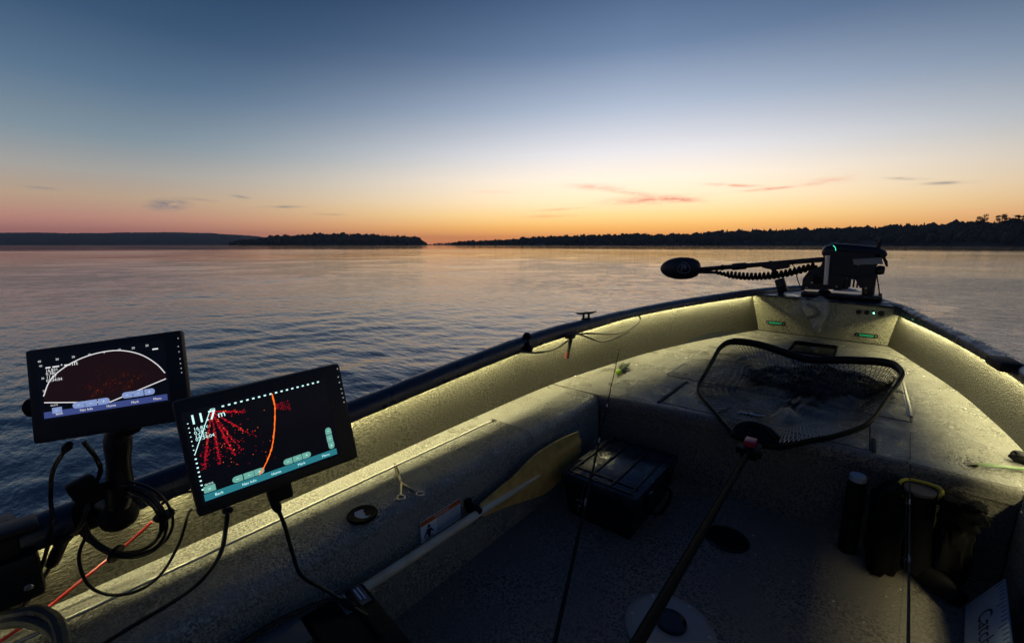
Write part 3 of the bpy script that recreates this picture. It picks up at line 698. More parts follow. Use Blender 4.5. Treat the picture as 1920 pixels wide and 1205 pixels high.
# raised front deck
def deck_lip(x): return 2.225+.075*min(1, max(0, (x+1.14)/.6))
poly = [(x, deck_lip(x)) for x in ys(-1.14, .535, 16)]
poly = [(g(LB, 2.222), 2.222)]+poly+[(g(RB, 2.30), 2.30)]
poly += [(g(RB, y), y) for y in ys(2.4, 5.0, 26)]+[(g(LB, y), y) for y in ys(5.08, 2.3, 28)]
fd = MB().prism(poly, DZ-.035, DZ+.0012).build('front_deck', VINYL, boat, smooth=False)
rows = []
for x in ys(-1.141, .534, 20):
    y = deck_lip(x); row = [Vector((x, y+.02, DZ+.0018))]
    for k in range(7):
        a = math.radians(90+15*k); row.append(Vector((x, y+.004+.024*math.cos(a), DZ-.0225+.024*math.sin(a))))
    row += [Vector((x, y-.020, DZ-.055)), Vector((x, y-.008, DZ-.06)), Vector((x, y+.01, .2)), Vector((x, y+.012, .001))]
    rows.append(row)
rs = MB().loft(rows).build('deck_riser', WALLM, boat)
MB().box((-1.485,2.2155,DZ+.0006),(-1.15,2.2215,DZ+.0022)).build('deck_seam', GASKET, fd)
def hatch(x0, x1, y0, y1, m=LIDM):
    MB().box((x0-.006,y0-.006,DZ+.0002),(x1+.006,y1+.006,DZ+.0024)).build('hatch_gasket', GASKET, fd)
    return MB().box((x0,y0,DZ+.0005),(x1,y1,DZ+.0050),.002).build('hatch_lid', m, fd)
h1 = hatch(-.812, .10, 2.345, 2.815); h2 = hatch(-.975, .262, 2.875, 3.815)
MB().box((-.838,2.32,DZ+.002),(-.820,2.82,DZ+.0085),.002).build('hinge_strip', GASKET, fd)
MB().box((.108,2.33,DZ+.002),(.124,2.50,DZ+.0085),.002).build('hinge_strip', GASKET, fd)
for x, y0, y1 in ((-.984,2.90,3.83),(.268,2.96,3.73)):
    MB().box((x-.011,y0,DZ+.0022),(x+.011,y1,DZ+.0075),.002).tube([(x,y0,DZ+.008),(x,y1,DZ+.008)], .0048, 8).build('hinge_rod', DULLMETAL, fd)
# pull latch on the near hatch
lx, ly = PT['latch'][0][:2]
lt = MB().box((lx-.075,ly-.032,DZ+.005),(lx+.075,ly+.032,DZ+.011),.004).build('pull_latch', GLOSSB, fd)
MB().tube(spl([(lx-.05,ly-.012,DZ+.012),(lx-.02,ly-.018,DZ+.016),(lx+.03,ly-.016,DZ+.016),(lx+.055,ly,DZ+.012)],6), .006, 8).build('latch_ring', CHROME, lt)
# black foot tray sunk in the deck ahead of the hatch
tr = MB().box((-.43,4.19,DZ+.002),(-.115,4.65,DZ+.006),.002).build('foot_tray', GLOSSB, fd)
wl = MB()
for lo, hi in (((-.435,4.185),(-.420,4.655)),((-.125,4.185),(-.110,4.655)),((-.435,4.643),(-.110,4.657)),((-.435,4.183),(-.110,4.197))):
    wl.box((*lo,DZ+.004),(*hi,DZ+.018),.004)
wl.build('tray_rim', RUBBER, tr)
MB().box((-.29,4.44,DZ+.006),(-.262,4.475,DZ+.012),.003).build('tray_fastener', SCREW, tr)
# screw heads along the outer strip and round the deck
scr_mesh = None
def screw(p, r=.0065):
    global scr_mesh
    if scr_mesh is None:
        o = MB().lathe([(.0001,.0025),(.6,.0022),(.9,.0012),(1,.0)], 10).build('screw', SCREW, boat, local=True); scr_mesh = o.data
        o.parent = sdk if p[1] < 2.2 else fd
    else:
        o = bpy.data.objects.new('screw', scr_mesh); col.objects.link(o); o.parent = sdk if p[1] < 2.2 else fd
    o.scale = (r, r, .8); o.location = Vector(p)-Vector((-.3,2.3,-.05))
for p in PT['ledger']: screw((-1.437, p[1], DZ+.0005), .007)
for p in PT['deckscrew']: screw((p[0], p[1], DZ+.002 if p[1] > 2.25 else DZ+.001), .0085)
for y in (3.05,3.3,3.55): screw((-1.02,y,DZ+.002),.006)
# bow panel with its switches and reflectors
pn = [(-.829,5.100,.408),(.228,4.990,.408),(.312,5.000,.600),(.300,5.010,.72),(.245,5.020,.745),(.09,5.020,.772),(-.19,5.020,.782),(-.47,5.022,.795),(-.856,5.030,.785),(-.990,5.045,.772)]
pm = MB(); n = len(pn)
pm.add([Vector(p) for p in pn]+[Vector(p)+Vector((0,.03,0)) for p in pn], [tuple(range(n)), tuple(range(2*n-1,n-1,-1))]+[(i,(i+1)%n,n+(i+1)%n,n+i) for i in range(n)])
panel = pm.build('bow_panel', PANELM, boat, smooth=False)
MB().tube([Vector(pn[0])+Vector((0,-.004,.004)),Vector(pn[1])+Vector((0,-.004,.004))], .006, 6).build('panel_seam', GASKET, panel)
def pl_y(x, z): return 5.02+(.08*(-x+.228)/1.05-.03)*max(0,(.78-z)/.37)
GREEN = mat('green reflector', (.02,.34,.16), .25, emit=((.02,.5,.22), .10))
for (xa, za), (xb, zb) in (((-.732,.511),(-.573,.512)),((-.004,.487),(.147,.486))):
    y = pl_y((xa+xb)/2,.5)-.012; d = Vector((xb-xa,0,zb-za))
    c = MB().box((xa-.006,y-.004,za-.017),(xb+.006,y+.012,zb+.017),.006).build('reflector_light', BLACK, panel)
    MB().tube([(xa+.024,y-.008,za),(xb-.024,y-.008,zb)], .0135, 10, squash=(1,.7)).build('green_lens', GREEN, c)
    for xx in (xa+.008, xb-.008): MB().lathe([(.006,0),(.005,.003),(.0001,.004)], 8, zto((xx,y-.004,za),(0,-1,0))).build('screw', SCREW, c)
LEDG = mat('green indicator', (.1,.9,.5), .3, emit=((.15,1.0,.5), 9.0))
for i, (x, z, r) in enumerate(((-.006,.694,.022),(.05,.695,.020),(.10,.695,.012),(.150,.695,.024))):
    y = pl_y(x, z)
    s_ = MB().lathe([(r,0),(r,.008),(r*.8,.012),(.0001,.012)], 16, zto((x,y,z),(0,-1,0))).build('panel_socket', BLACK, panel)
    if i == 2: MB().lathe([(.006,0),(.005,.004),(.0001,.005)], 10, zto((x,y-.012,z),(0,-1,0))).build('indicator_light', LEDG, s_)
for x, z in ((-.80,.745),(-.12,.757),(.2,.73),(-.4,.43),(-.6,.43),(.1,.42)):
    MB().lathe([(.008,0),(.006,.003),(.0001,.004)], 8, zto((x,pl_y(x,z),z),(0,-1,0))).build('screw', SCREW, panel)
# bow top plate
poly = [(-.99,5.03),(-.47,5.005),(.09,5.003),(.26,5.0)]
poly += [(g(RI,y)+.015,y) for y in ys(5.05,6.05,12)]+[(g(LI,y)-.015,y) for y in ys(6.05,5.06,12)]
bp = MB()
v0 = []
for x, y in poly:
    f = max(0, min(1, (x+.95)/1.25)); z = .803-.035*f if y < 5.1 else .805-.025*f*max(0,(6-y))
    v0.append(Vector((x, y, z)))
n = len(v0)
bp.add(v0+[v-Vector((0,0,.02)) for v in v0], [tuple(range(n)), tuple(range(2*n-1,n-1,-1))]+[(i,(i+1)%n,n+(i+1)%n,n+i) for i in range(n)])
plate = bp.build('bow_plate', PLATEM, boat, smooth=False)
# floor fittings
dx_, dy_ = PT['drain'][0][:2]
MB().lathe([(.092,.0005),(.092,.004),(.084,.006),(.070,.0055),(.0001,.005)], 36, Matrix.Translation((dx_,dy_,0))).build('pedestal_socket', GLOSSB, boat)
px_, py_ = PT['plate'][0][:2]
SEATP = mat('worn aluminium plate', (.34,.32,.29), .55, .2, bump=(60,.25,.001), rvar=(18,.4,.65,.42,.6))
pp = MB().lathe([(.150,.0005),(.150,.004),(.143,.011),(.12,.014),(.050,.018),(.0001,.018)], 44, Matrix.Translation((px_,py_,0))).build('pedestal_plate', SEATP, boat)
MB().lathe([(.052,.0),(.052,.012),(.046,.016),(.040,.010),(.0001,.010)], 30, Matrix.Translation((px_+.0,py_+.01,.014))).build('pedestal_hole', GLOSSB, pp)
for k in range(6):
    a = k*math.pi/3+.3; MB().lathe([(.008,0),(.006,.004),(.0001,.005)], 8, Matrix.Translation((px_+.125*math.cos(a),py_+.125*math.sin(a),.0125))).build('screw', SCREW, pp)
# round filler cap in the side deck
CAPW = mat('white cap print', (.55,.56,.57), .7)
cx_, cy_ = -1.200, .674
CAPK = mat('cap black', (.006,.006,.007), .5, spec=.04)
cup = MB().lathe([(.048,DZ+.004),(.050,DZ+.010),(.046,DZ+.014),(.040,DZ+.012),(.0001,DZ+.010)], 32, Matrix.Translation((cx_,cy_,0))).build('filler_cap', CAPK, sdk)
MB().prism([(-.030,.004),(-.020,.014),(-.012,.022),(-.002,.018),(-.006,.008),(.006,.006),(.010,-.006),(.022,-.010),(.030,-.004),(.026,-.018),(.012,-.024),(-.006,-.022),(-.020,-.014)],0,.0012,Matrix.Translation((cx_,cy_,DZ+.0108))@Matrix.Rotation(.6,4,'Z')@Matrix.Scale(1.0,4)).build('cap_emblem', CAPW, cup)
# warning label on the side box wall
LBW = mat('label white', (.85,.85,.85), .45); LBO = mat('label orange', (.62,.12,.015), .45); LBK = mat('label print', (.02,.02,.025), .5)
lb = MB().box((-1.1425,.862,.228),(-1.1385,1.058,.312)).build('warning_label', LBW, boat)
MB().box((-1.1387,.862,.2935),(-1.1375,1.058,.3115)).build('label_header', LBO, lb)
lm = axes((-1.1376,.862,.229),(0,1,0),(0,0,1),(1,0,0))
text_part('WARNING', .015, LBW, lb, 0,0,0, mtx=W[boat.name].inverted()@lm@Matrix.Translation((.062,.069,.0006)), name='lettering')
pr = MB()
rr = random.Random(4)
for k in range(9):
    y0 = .060-.0062*k
    x = .075
    while x < .185:
        w = rr.uniform(.006,.016); w = min(w,.188-x); pr.prism([(x,y0),(x+w,y0),(x+w,y0+.0014),(x,y0+.0014)],0,.0004,lm); x += w+.003
pr.build('label_small_print', LBK, lb)
pg = MB().lathe([(.007,0),(.006,.0006),(.0001,.0007)],12,lm@Matrix.Translation((.036,.052,.0002)))
for P_ in ([(.026,.043),(.046,.043),(.050,.030),(.044,.028),(.043,.010),(.030,.010),(.029,.026),(.022,.024)],[(.020,.030),(.026,.034),(.018,.014),(.012,.016)],[(.048,.036),(.060,.026),(.056,.022),(.046,.030)],[(.018,.008),(.056,.008),(.056,.005),(.018,.005)]): pg.prism(P_,0,.0005,lm)
pg.build('label_pictogram', LBK, lb)

# rail fittings: cleat, ball stud, pad
cl = Vector(PT['cleat'][0]); rz = g(LT, cl.y)
c0 = MB().box((-.035,-.012,0),(.035,.012,.008),.003,Matrix.Translation((g(LI,cl.y)-.045,cl.y,rz))@Matrix.Rotation(1.15,4,'Z')).build('cleat', BLACK, boat)
cm = Matrix.Translation((g(LI,cl.y)-.045,cl.y,rz))@Matrix.Rotation(1.15,4,'Z')
for sx_ in (-.022,.022): MB().tube([cm@Vector((sx_,0,.006)),cm@Vector((sx_,0,.036))],.008,8).build('cleat_post', BLACK, c0)
MB().tube([cm@Vector((-.085,0,.047)),cm@Vector((-.05,0,.041)),cm@Vector((.05,0,.041)),cm@Vector((.085,0,.047))],[.004,.008,.008,.004],8).build('cleat_horn', BLACK, c0)
b1, b2 = map(Vector, PT['ball'])
bs = MB().lathe([(.034,-.012),(.034,.006),(.03,.012),(.012,.016),(.011,.034),(.0001,.034)],20,Matrix.Translation((b2.x,b2.y,b2.z))@Matrix.Rotation(.25,4,'Y')).build('ball_stud', RUBBER, boat)
sp = []
for k in range(9):
    a = math.pi*k/8; sp.append((max(.0001,.026*math.sin(a)),-.026*math.cos(a)))
MB().lathe(sp,20,Matrix.Translation(b1)).build('ball', RUBBER, bs)
MB().tube([(b2.x,b2.y,b2.z),(b1.x,b1.y,b1.z)],.012,10).build('stem', RUBBER, bs)
fx = Vector(PT['caps'][0])
rf = MB().box((-.05,-.10,-.02),(.05,.10,.03),.02,Matrix.Translation((g(RI,3.2)+.0,3.2,.70))@Matrix.Rotation(.12,4,'Z')).build('rail_rod_socket', RUBBER, boat)

# ------------------------------------------------------------------ trolling motor on the bow
Pm = lambda k: [Vector(p) for p in PT[k]]
MOTB = mat('satin black motor housing', (.010,.010,.012), .35, bump=(200,.1,.001))
GREYL = mat('grey label plate', (.22,.24,.27), .5); PALEM = mat('bright steel tube', (.75,.72,.66), .28, .6)
LOGO = mat('pale printed logo', (.42,.43,.45), .5); HEADM = mat('charcoal motor head', (.022,.021,.021), .45)
mo = empty('trolling_motor', (-.2, 5.3, .80), 'black electric trolling motor stowed across the bow plate', 'motor')
def slab(pts, th, y=0):
    n = len(pts); mb = MB()
    mb.add([p+Vector((0,-th/2,0)) for p in pts]+[p+Vector((0,th/2,0)) for p in pts], [tuple(range(n)),tuple(range(2*n-1,n-1,-1))]+[(i,(i+1)%n,n+(i+1)%n,n+i) for i in range(n)])
    return mb
slab(Pm('m_body'), .20).build('mount_housing', MOTB, mo, smooth=False)
f1, f2, f3 = Pm('m_feet')
MB().box((f1.x-.17,5.16,.794),(f2.x+.12,5.50,.835),.012).build('base_plate', MOTB, mo)
MB().lathe([(.075,0),(.075,.018),(.06,.03),(.04,.06),(.0001,.06)],24,Matrix.Translation((f1.x+.02,5.22,.80))).build('pivot_foot', RUBBER, mo)
MB().lathe([(.085,0),(.085,.014),(.05,.03),(.0001,.03)],24,Matrix.Translation((f2.x,5.33,.79))).build('post_foot', RUBBER, mo)
pu = Pm('m_post'); MB().tube([pu[0],pu[1]-Vector((0,0,.0))],[.055,.048],16).build('support_post', MOTB, mo)
un = Pm('m_unit'); MB().tube(un,[.03,.055,.060,.058,.045,.02],20).build('motor_unit', MOTB, mo)
cp = Pm('m_cap')[0]
sp = [(max(.0001,.066*math.sin(math.pi*k/10)),-.066*math.cos(math.pi*k/10)) for k in range(11)]
cap_ = MB().lathe(sp,24,Matrix.Translation(cp+Vector((0,.02,-.02)))).build('steering_cap', MOTB, mo)
ARC = mat('green status light', (.1,.8,.5), .4, emit=((.06,.75,.45), 1.6))
MB().tube(spl(Pm('m_arc'),5),.0026,6).build('status_light', ARC, cap_)
MB().tube(Pm('m_chrome'),.020,16).build('chrome_tube', PALEM, mo)
slab(Pm('m_fin'),.02).build('propeller_blade', MOTB, mo, smooth=False)
slab(Pm('m_blade'),.03).build('propeller_blade', MOTB, mo, smooth=False)
slab(Pm('m_tag'),.06).build('label_plate', GREYL, mo, smooth=False)
hb_y = 5.20
for x_, z_ in ((-.44,.875),(-.40,.93),(-.20,.90),(-.13,.98),(-.06,1.12),(.02,.90)):
    MB().lathe([(.010,0),(.009,.004),(.0001,.005)],8,zto((x_,hb_y,z_),(0,-1,0))).build('housing_screw', DULLMETAL, mo)
MB().box((-.40,5.188,1.005),(.05,5.201,1.013),.002).build('housing_seam', GASKET, mo)
for k in range(5): MB().box((-.165+.028*k,5.186,.90),(-.150+.028*k,5.202,.985),.003).build('cooling_rib', MOTB, mo)
MB().lathe([(.034,0),(.036,.012),(.028,.026),(.0001,.028)],14,zto((-.36,5.20,.955),(0,-1,0))).build('depth_knob', RUBBER, mo)
MB().lathe([(.040,0),(.045,.02),(.036,.055),(.0001,.06)],16,zto((Pm('m_post')[0].x+.05,5.30,Pm('m_post')[0].z-.03),(1,0,0))).build('release_knob', MOTB, mo)
for t_ in (.25,.62): 
    q_ = Pm('m_shaft')[0].lerp(Pm('m_shaft')[2],t_); MB().tube([q_-Vector((.014,0,0)),q_+Vector((.014,0,0))],.031,12).build('cable_band', RUBBER, mo)
sh = Pm('m_shaft'); MB().tube(sh,.026,14).build('shaft', MOTB, mo)
co_ = Pm('m_collar'); MB().tube([co_[0],co_[0]*.9+co_[1]*.1,co_[0]*.1+co_[1]*.9,co_[1]],[.029,.038,.038,.029],14).build('shaft_collar', MOTB, mo)
slab(Pm('m_brack'),.10).build('shaft_cradle', MOTB, mo, smooth=False)
lg = Pm('m_leg'); MB().tube([lg[0],lg[1]],.022,8).box((-.045,-.03,-.08),(.045,.03,.07),.012,Matrix.Translation(lg[1]*.4+lg[2]*.6)@Matrix.Rotation(-.35,4,'Y')).tube([lg[1]*.3+lg[2]*.7,Vector((lg[2].x,lg[2].y,.80))],[.04,.012],8).build('support_leg', MOTB, mo)
h0, h1_, ht_, hb_ = Pm('m_head'); Ln = (h1_-h0).length; hr = (ht_-hb_).length/2
prof = [(.0001,0),(.30,.03),(.55,.10),(.80,.22),(.95,.38),(1.0,.52),(.97,.68),(.86,.83),(.66,.94),(.38,.99),(.0001,1.0)]
hm = Matrix.Translation(h0)@Matrix.Rotation(math.pi/2,4,'Y')
mb = MB(); mb.lathe([(r_*hr, z_*Ln) for r_, z_ in prof],28)
dv = (h1_-h0).normalized()
mb.v = [tuple(h0+dv*v[2]+Vector((0,0,1))*v[0]+Vector((0,.72,0))*v[1]) for v in mb.v]
hd = mb.build('motor_head', HEADM, mo)
lc = Pm('m_logo')[0]; fm = axes((lc.x,5.24-.72*hr-.003,lc.z),(1,0,0),(0,0,1),(0,-1,0))
ring = []
for k in range(24):
    a = 2*math.pi*k/24; r_ = .062*(1+.10*math.cos(3*a+1.57)); ring.append(fm@Vector((r_*1.1*math.cos(a), r_*math.sin(a), -.006)))
MB().tube(ring,.0028,5,closed=True).build('logo_ring', LOGO, hd)
MB().prism([(-.030,-.034),(-.024,-.034),(-.018,.030),(.012,.034),(.022,.020),(.014,.006),(-.006,.004),(-.006,-.002),(.020,-.002),(.030,.018),(.018,.042),(-.024,.038)],-.004,.001,fm).prism([(-.002,.012),(.012,.014),(.010,.024),(-.002,.022)],-.004,.001,fm).build('logo_mark', LOGO, hd)
lw = Pm('m_low'); MB().tube(lw,[.024,.016],10).build('head_spigot', MOTB, mo)
# coiled cable under the shaft
path = spl(Pm('m_coil'),10); tot = [0]
for a_, b_ in zip(path,path[1:]): tot.append(tot[-1]+(b_-a_).length)
cpts = []; turns = 24; NS = turns*9
def along(s):
    for i in range(len(tot)-1):
        if s <= tot[i+1]: t = (s-tot[i])/max(1e-9,tot[i+1]-tot[i]); return path[i].lerp(path[i+1],t)
    return path[-1]
for i in range(NS+1):
    u = i/NS; p = along(u*tot[-1]); a = u*turns*2*math.pi; R_ = .012 if u < .1 else min(.030,.012+(u-.1)*.3)
    cpts.append(p+Vector((0,math.cos(a)*R_,math.sin(a)*R_)))
MB().tube(cpts,.0150,6).build('coiled_cable', RUBBER, mo)
MB().tube(spl(Pm('m_cord'),6),.005,6).build('power_lead', CORD, mo)
MB().tube(spl(Pm('m_cord2'),6),.006,6).tube([Pm('m_cord2')[-1]+Vector((0,0,.03)),Pm('m_cord2')[-1]-Vector((0,0,.03))],[.012,.022],8).build('pull_cord', CORD, mo)

# ------------------------------------------------------------------ the two display units
BEZ = mat('matte black bezel', (.007,.007,.008), .5)
def em(name, c, s): return mat(name, (0,0,0), .4, emit=(lin(*c)[:3], s), spec=.2)
SCRB = mat('dark screen glass', (.003,.004,.005), .10, emit=((.0010,.0015,.0032),1.0), spec=.18)
TEAL = em('teal tool bar', (38,112,124), 1.0); TEALB = em('teal buttons', (100,160,148), 1.0); CYW = em('cyan white print', (200,248,246), 1.1)
RED = em('red echoes', (168,14,34), 1.0); ORG = em('orange echo line', (255,112,30), 1.1)
BLU = em('blue tool bar', (58,70,126), .9); BLUB = em('blue buttons', (128,148,196), .9); WHT = em('white print', (222,222,224), .95); DRED = mat('brown red sonar fan', (.003,.002,.002), .3, emit=((.0075,.0018,.0014),1.0)); ORD = em('faint orange echoes', (150,58,24), .8); ORH = em('brown echoes', (72,24,16), .8)
DOT = mat('bezel key mark', (.5,.5,.5), .5, emit=((.6,.65,.6),.35))
def quad(mb, p0, p1, w, z):
    p0, p1 = Vector((*p0,z)), Vector((*p1,z)); d = (p1-p0).normalized(); n_ = Vector((-d.y,d.x,0))*w/2
    mb.add([p0-n_,p1-n_,p1+n_,p0+n_],[(0,1,2,3)])
def poly2(mb, pts, z): mb.add([(x,y,z) for x,y in pts],[tuple(range(len(pts)))])
def rrect(mb, cx, cy, w, h, rot, z, r=None, sides='both'):
    r = h*.5 if r is None else r; pts = []
    for sx, sy, a0 in ((1,1,0),(-1,1,90),(-1,-1,180),(1,-1,270)):
        rr_ = r if (sides == 'both' or (sides == 'l' and sx < 0) or (sides == 'r' and sx > 0)) else h*.06
        for k in range(5):
            a = math.radians(a0+22.5*k); pts.append((sx*(w/2-rr_)+rr_*math.cos(a), sy*(h/2-rr_)+rr_*math.sin(a)))
    c, s = math.cos(rot), math.sin(rot)
    poly2(mb, [(cx+x*c-y*s, cy+x*s+y*c) for x, y in pts], z)
def display(name, key, w, h, th, label, U, kind):
    o_, (ax, ay, az_) = PT[key]; M_ = axes(o_, ax, ay, az_)
    e = empty(name, M_, label, 'display')
    hb = MB().box((-w/2,-h/2,-th),(w/2,h/2,0),.014)
    hb.box((-w*.36,-h*.36,-th-.035),(w*.30,h*.36,-th+.004),.012)
    body = hb.build('housing', BEZ, e, local=True)
    A = U['area']; x0 = (A[0][0]+A[3][0])/2; x1 = (A[1][0]+A[2][0])/2; y1 = (A[0][1]+A[1][1])/2; y0 = (A[2][1]+A[3][1])/2
    sg = MB().box((x0-.006,y0-.006,-.004),(x1+.006,y1+.006,.0010)).build('screen', SCRB, e, local=True)
    bt = (U['bartop'][0][1]+U['bartop'][1][1])/2
    b_ = MB(); poly2(b_, [(x0,y0),(x1,y0),(x1,bt),(x0,bt)], .0016); b_.build('tool_bar', TEAL if kind == 2 else BLU, sg, local=True)
    ink = CYW if kind == 2 else WHT
    ts = (bt-y0)*.52
    for s, p in zip(('Back','Nav Info','Home','Mark','Menu'), U['words']):
        text_part(s, ts*1.05, ink, sg, p[0], y0+(bt-y0)*.30, .0020)
    sy = MB(); bmat = TEALB if kind == 2 else BLUB
    for pk in ('pill1','pill2','pill3'):
        if pk not in U: continue
        P = U[pk]; vert = pk == 'pill3'; d = Vector(P[2])-Vector(P[0]); rot = math.pi/2*-1 if vert else 0
        bl = d.length/2*.94
        for i, p in enumerate(P):
            pb = MB(); rrect(pb, p[0], p[1] if vert else P[1][1], bl, .0125 if kind == 2 else .0135, rot, .0024, sides='l' if i == 0 else ('r' if i == 2 else 'none')); pb.build('screen_button', bmat, sg, local=True)
            q = (p[0], p[1] if vert else P[1][1])
            quad(sy, (q[0]-.0022,q[1]), (q[0]+.0022,q[1]), .0007, .0030)
            if i == 2: quad(sy, (q[0],q[1]-.0022), (q[0],q[1]+.0022), .0007, .0030)
    q = U['btn'][0]; pb = MB(); rrect(pb, q[0], q[1], .019, .0125, 0, .0024, .001)
    pb.build('screen_button', bmat, sg, local=True)
    tag(sy.build('button_symbols', ink, sg, local=True), kind='stuff')
    text_part('GLS10', .0052, ink, sg, U['btnlab'][0][0], U['btnlab'][0][1]-.001, .0022)
    text_part('W' if kind == 2 else '17', .005, ink, sg, q[0]-.003, q[1]-.002, .0030)
    dt = MB()
    for x, y in U['dots']: rrect(dt, x, y, .0030, .0030, 0, .0006)
    tag(dt.build('key_marks', DOT, body, local=True), kind='stuff')
    return e, sg, body, (x0,x1,y0,y1,bt)
d2, s2, hb2, (x0,x1,y0,y1,bt) = display('display_unit', 'scr2', .31, .2294, .022, 'black display unit with red sonar rays and 11.7 m depth, nearer the camera', PT['U2'], 2)
U = PT['U2']
tk = MB(); (ax_, ay_), (bx_, by_) = U['toptick']; yy = (ay_+by_)/2
for i in range(18): rrect(tk, ax_+(bx_-ax_)*i/17, ay_+(by_-ay_)*i/17, .0042, .0030, 0, .0018, .0005)
(ax_, ay_), (bx_, by_) = U['lefttick']
for i in range(16): rrect(tk, ax_+(bx_-ax_)*i/15, ay_+(by_-ay_)*i/15, .0020+.0012*(i > 7), .0018+.0008*(i > 7), 0, .0018, .0005)
tag(tk.build('scale_ticks', CYW, s2, local=True), kind='stuff')
p = U['big'][0]; text_part('11.7', .0250, CYW, s2, p[0]-.004, p[1]-.001, .0040, bold=.0003); text_part('m', .017, CYW, s2, U['big'][1][0]-.0105, p[1]-.001, .0032)
for s, q in zip(('16.81c','0.28°','12.37','03:34:04'), U['lines']): text_part(s, .0088, CYW, s2, q[0], q[1]-.0065, .0032)
wl_ = MB(); quad(wl_, U['white'][1], U['white'][2], .0012, .0030); quad(wl_, U['white'][0], U['white'][1], .0012, .0030); wl_.build('beam_line', CYW, s2, local=True)
rg = random.Random(21); rd = MB(); od = MB()
ap = Vector(U['rays'][0][0])
for ri, (a_, t_) in enumerate(U['rays']):
    t_ = Vector(t_); Lr = (t_-ap).length; d_ = (t_-ap)/Lr; n_ = Vector((-d_.y,d_.x))
    for k in range(300):
        u = rg.random()**.8
        if rg.random() < (u*.95 if ri > 2 else u*.55): continue
        w_ = (.0008+.0022*u)*rg.gauss(0,.5); p = ap+d_*Lr*u+n_*w_
        if rg.random() < .25 and u > .55: p += n_*rg.gauss(0,.005)
        s_ = rg.uniform(.0004,.0012)*(1 if u > .3 else .8)
        rrect(od if rg.random() < .05 else rd, p.x, p.y, s_*2, s_*1.5, d_.to_3d().to_2d().angle_signed(Vector((1,0))) if False else 0, .0020+.0003*rg.random(), s_*.4)
pl = U['plume']
for k in range(110):
    u = rg.random(); v_ = rg.random()**1.6; p = Vector((pl[0][0]+.001+v_*(pl[1][0]-pl[0][0]), pl[0][1]+.004-u*(.012+v_*.012)))
    rrect(rd, p.x, p.y, .0010, .0009, 0, .0020, .0003)
for k in range(46):
    p = ap+Vector((rg.uniform(0,.09), -rg.uniform(.02,.13))); rrect(od if rg.random() < .5 else rd, p.x, p.y, .0013, .0010, 0, .0021, .0003)
tag(rd.build('red_echoes', RED, s2, local=True), kind='stuff'); tag(od.build('orange_echoes', ORG, s2, local=True), kind='stuff')
arc = spl([(x,y,.0026) for x,y in U['arc']],6); am = MB()
for a_, b_ in zip(arc,arc[1:]):
    jit = rg.uniform(-.0006,.0006); quad(am, (a_.x+jit,a_.y), (b_.x+jit*.3,b_.y), rg.uniform(.0016,.0032), .0026+rg.random()*.0002)
am.build('bottom_echo_line', ORG, s2, local=True)

d1, s1, hb1, (x0,x1,y0,y1,bt) = display('display_unit', 'scr1', .315, .2048, .016, 'black display unit with a white sonar arc, farther left over the water', PT['U1'], 1)
U = PT['U1']
fan = MB(); arc = spl([(x,y,0) for x,y in U['arc']],5); bs_ = [Vector((x,y,0)) for x,y in U['base']]
poly2(fan, [(v.x,v.y) for v in arc]+[(bs_[2].x,bs_[2].y),(bs_[1].x,bs_[1].y),(bs_[0].x,bs_[0].y)], .0014); fan.build('sonar_fan', DRED, s1, local=True)
al = MB()
for a_, b_ in zip(arc,arc[1:]): quad(al, (a_.x,a_.y), (b_.x,b_.y), .0020, .0022)
quad(al, bs_[0][:2], bs_[1][:2], .0020, .0022); quad(al, bs_[1][:2], bs_[2][:2], .0020, .0022)
al.build('beam_line', WHT, s1, local=True)
for s, q in zip(('40','30','20','10','0','10','20','30'), U['toptick']): text_part(s, .0065, WHT, s1, q[0], q[1]-.002, .0026, align='CENTER')
for s, q in zip(('40','30','20'), U['lefttick']): text_part(s, .006, WHT, s1, q[0], q[1]-.002, .0026, align='CENTER')
mk = MB(); p, q_ = U['big']; bw = (q_[0]-p[0])
for f0, f1_ in ((.0,.16),(.22,.44),(.60,.80)): rrect(mk, p[0]+bw*(f0+f1_)/2, p[1]+.0015, bw*(f1_-f0), .0028, 0, .0028, .0006)
rrect(mk, p[0]+bw*.52, p[1]+.0035, .0028, .0028, 0, .0028)
fl_ = U['flag'][0]; rrect(mk, fl_[0], fl_[1], .012, .003, 0, .0026, .001); tag(mk.build('depth_dashes', WHT, s1, local=True), kind='stuff')
text_part('m', .016, WHT, s1, q_[0]-.010, p[1]-.001, .0028)
for s, q in zip(('16.831','0.38ᶜ','11.67','03:34:04'), U['lines']): text_part(s.replace('ᶜ','c'), .0090, WHT, s1, q[0], q[1]-.002, .0028)
em1 = MB(); em2 = MB()
for q in U['echo']:
    for k in range(16): rrect(em1 if k < 3 else em2, q[0]+rg.gauss(0,.005), q[1]+rg.gauss(0,.0035), .0013, .0010, 0, .0018, .0003)
for k in range(220):
    a = math.radians(rg.gauss(88,26)); r_ = .02+.07*rg.random(); rrect(em2, bs_[1].x+r_*math.cos(a)*1.1, bs_[1].y+r_*math.sin(a)*.85+.004, .0010, .0009, 0, .0017, .0003)
tag(em1.build('bright_echoes', ORD, s1, local=True), kind='stuff'); tag(em2.build('faint_echoes', ORH, s1, local=True), kind='stuff')
MB().lathe([(.018,0),(.021,.006),(.021,.022),(.015,.028),(.0001,.028)],18,Matrix.Translation((-.1575,-.022,-.03))@Matrix.Rotation(-math.pi/2,4,'Y')).build('bracket_knob', RUBBER, d1, local=True)
MB().box((-.036,-.150,-.05),(.012,-.095,-.018),.01).build('cable_plug', RUBBER, d2, local=True)
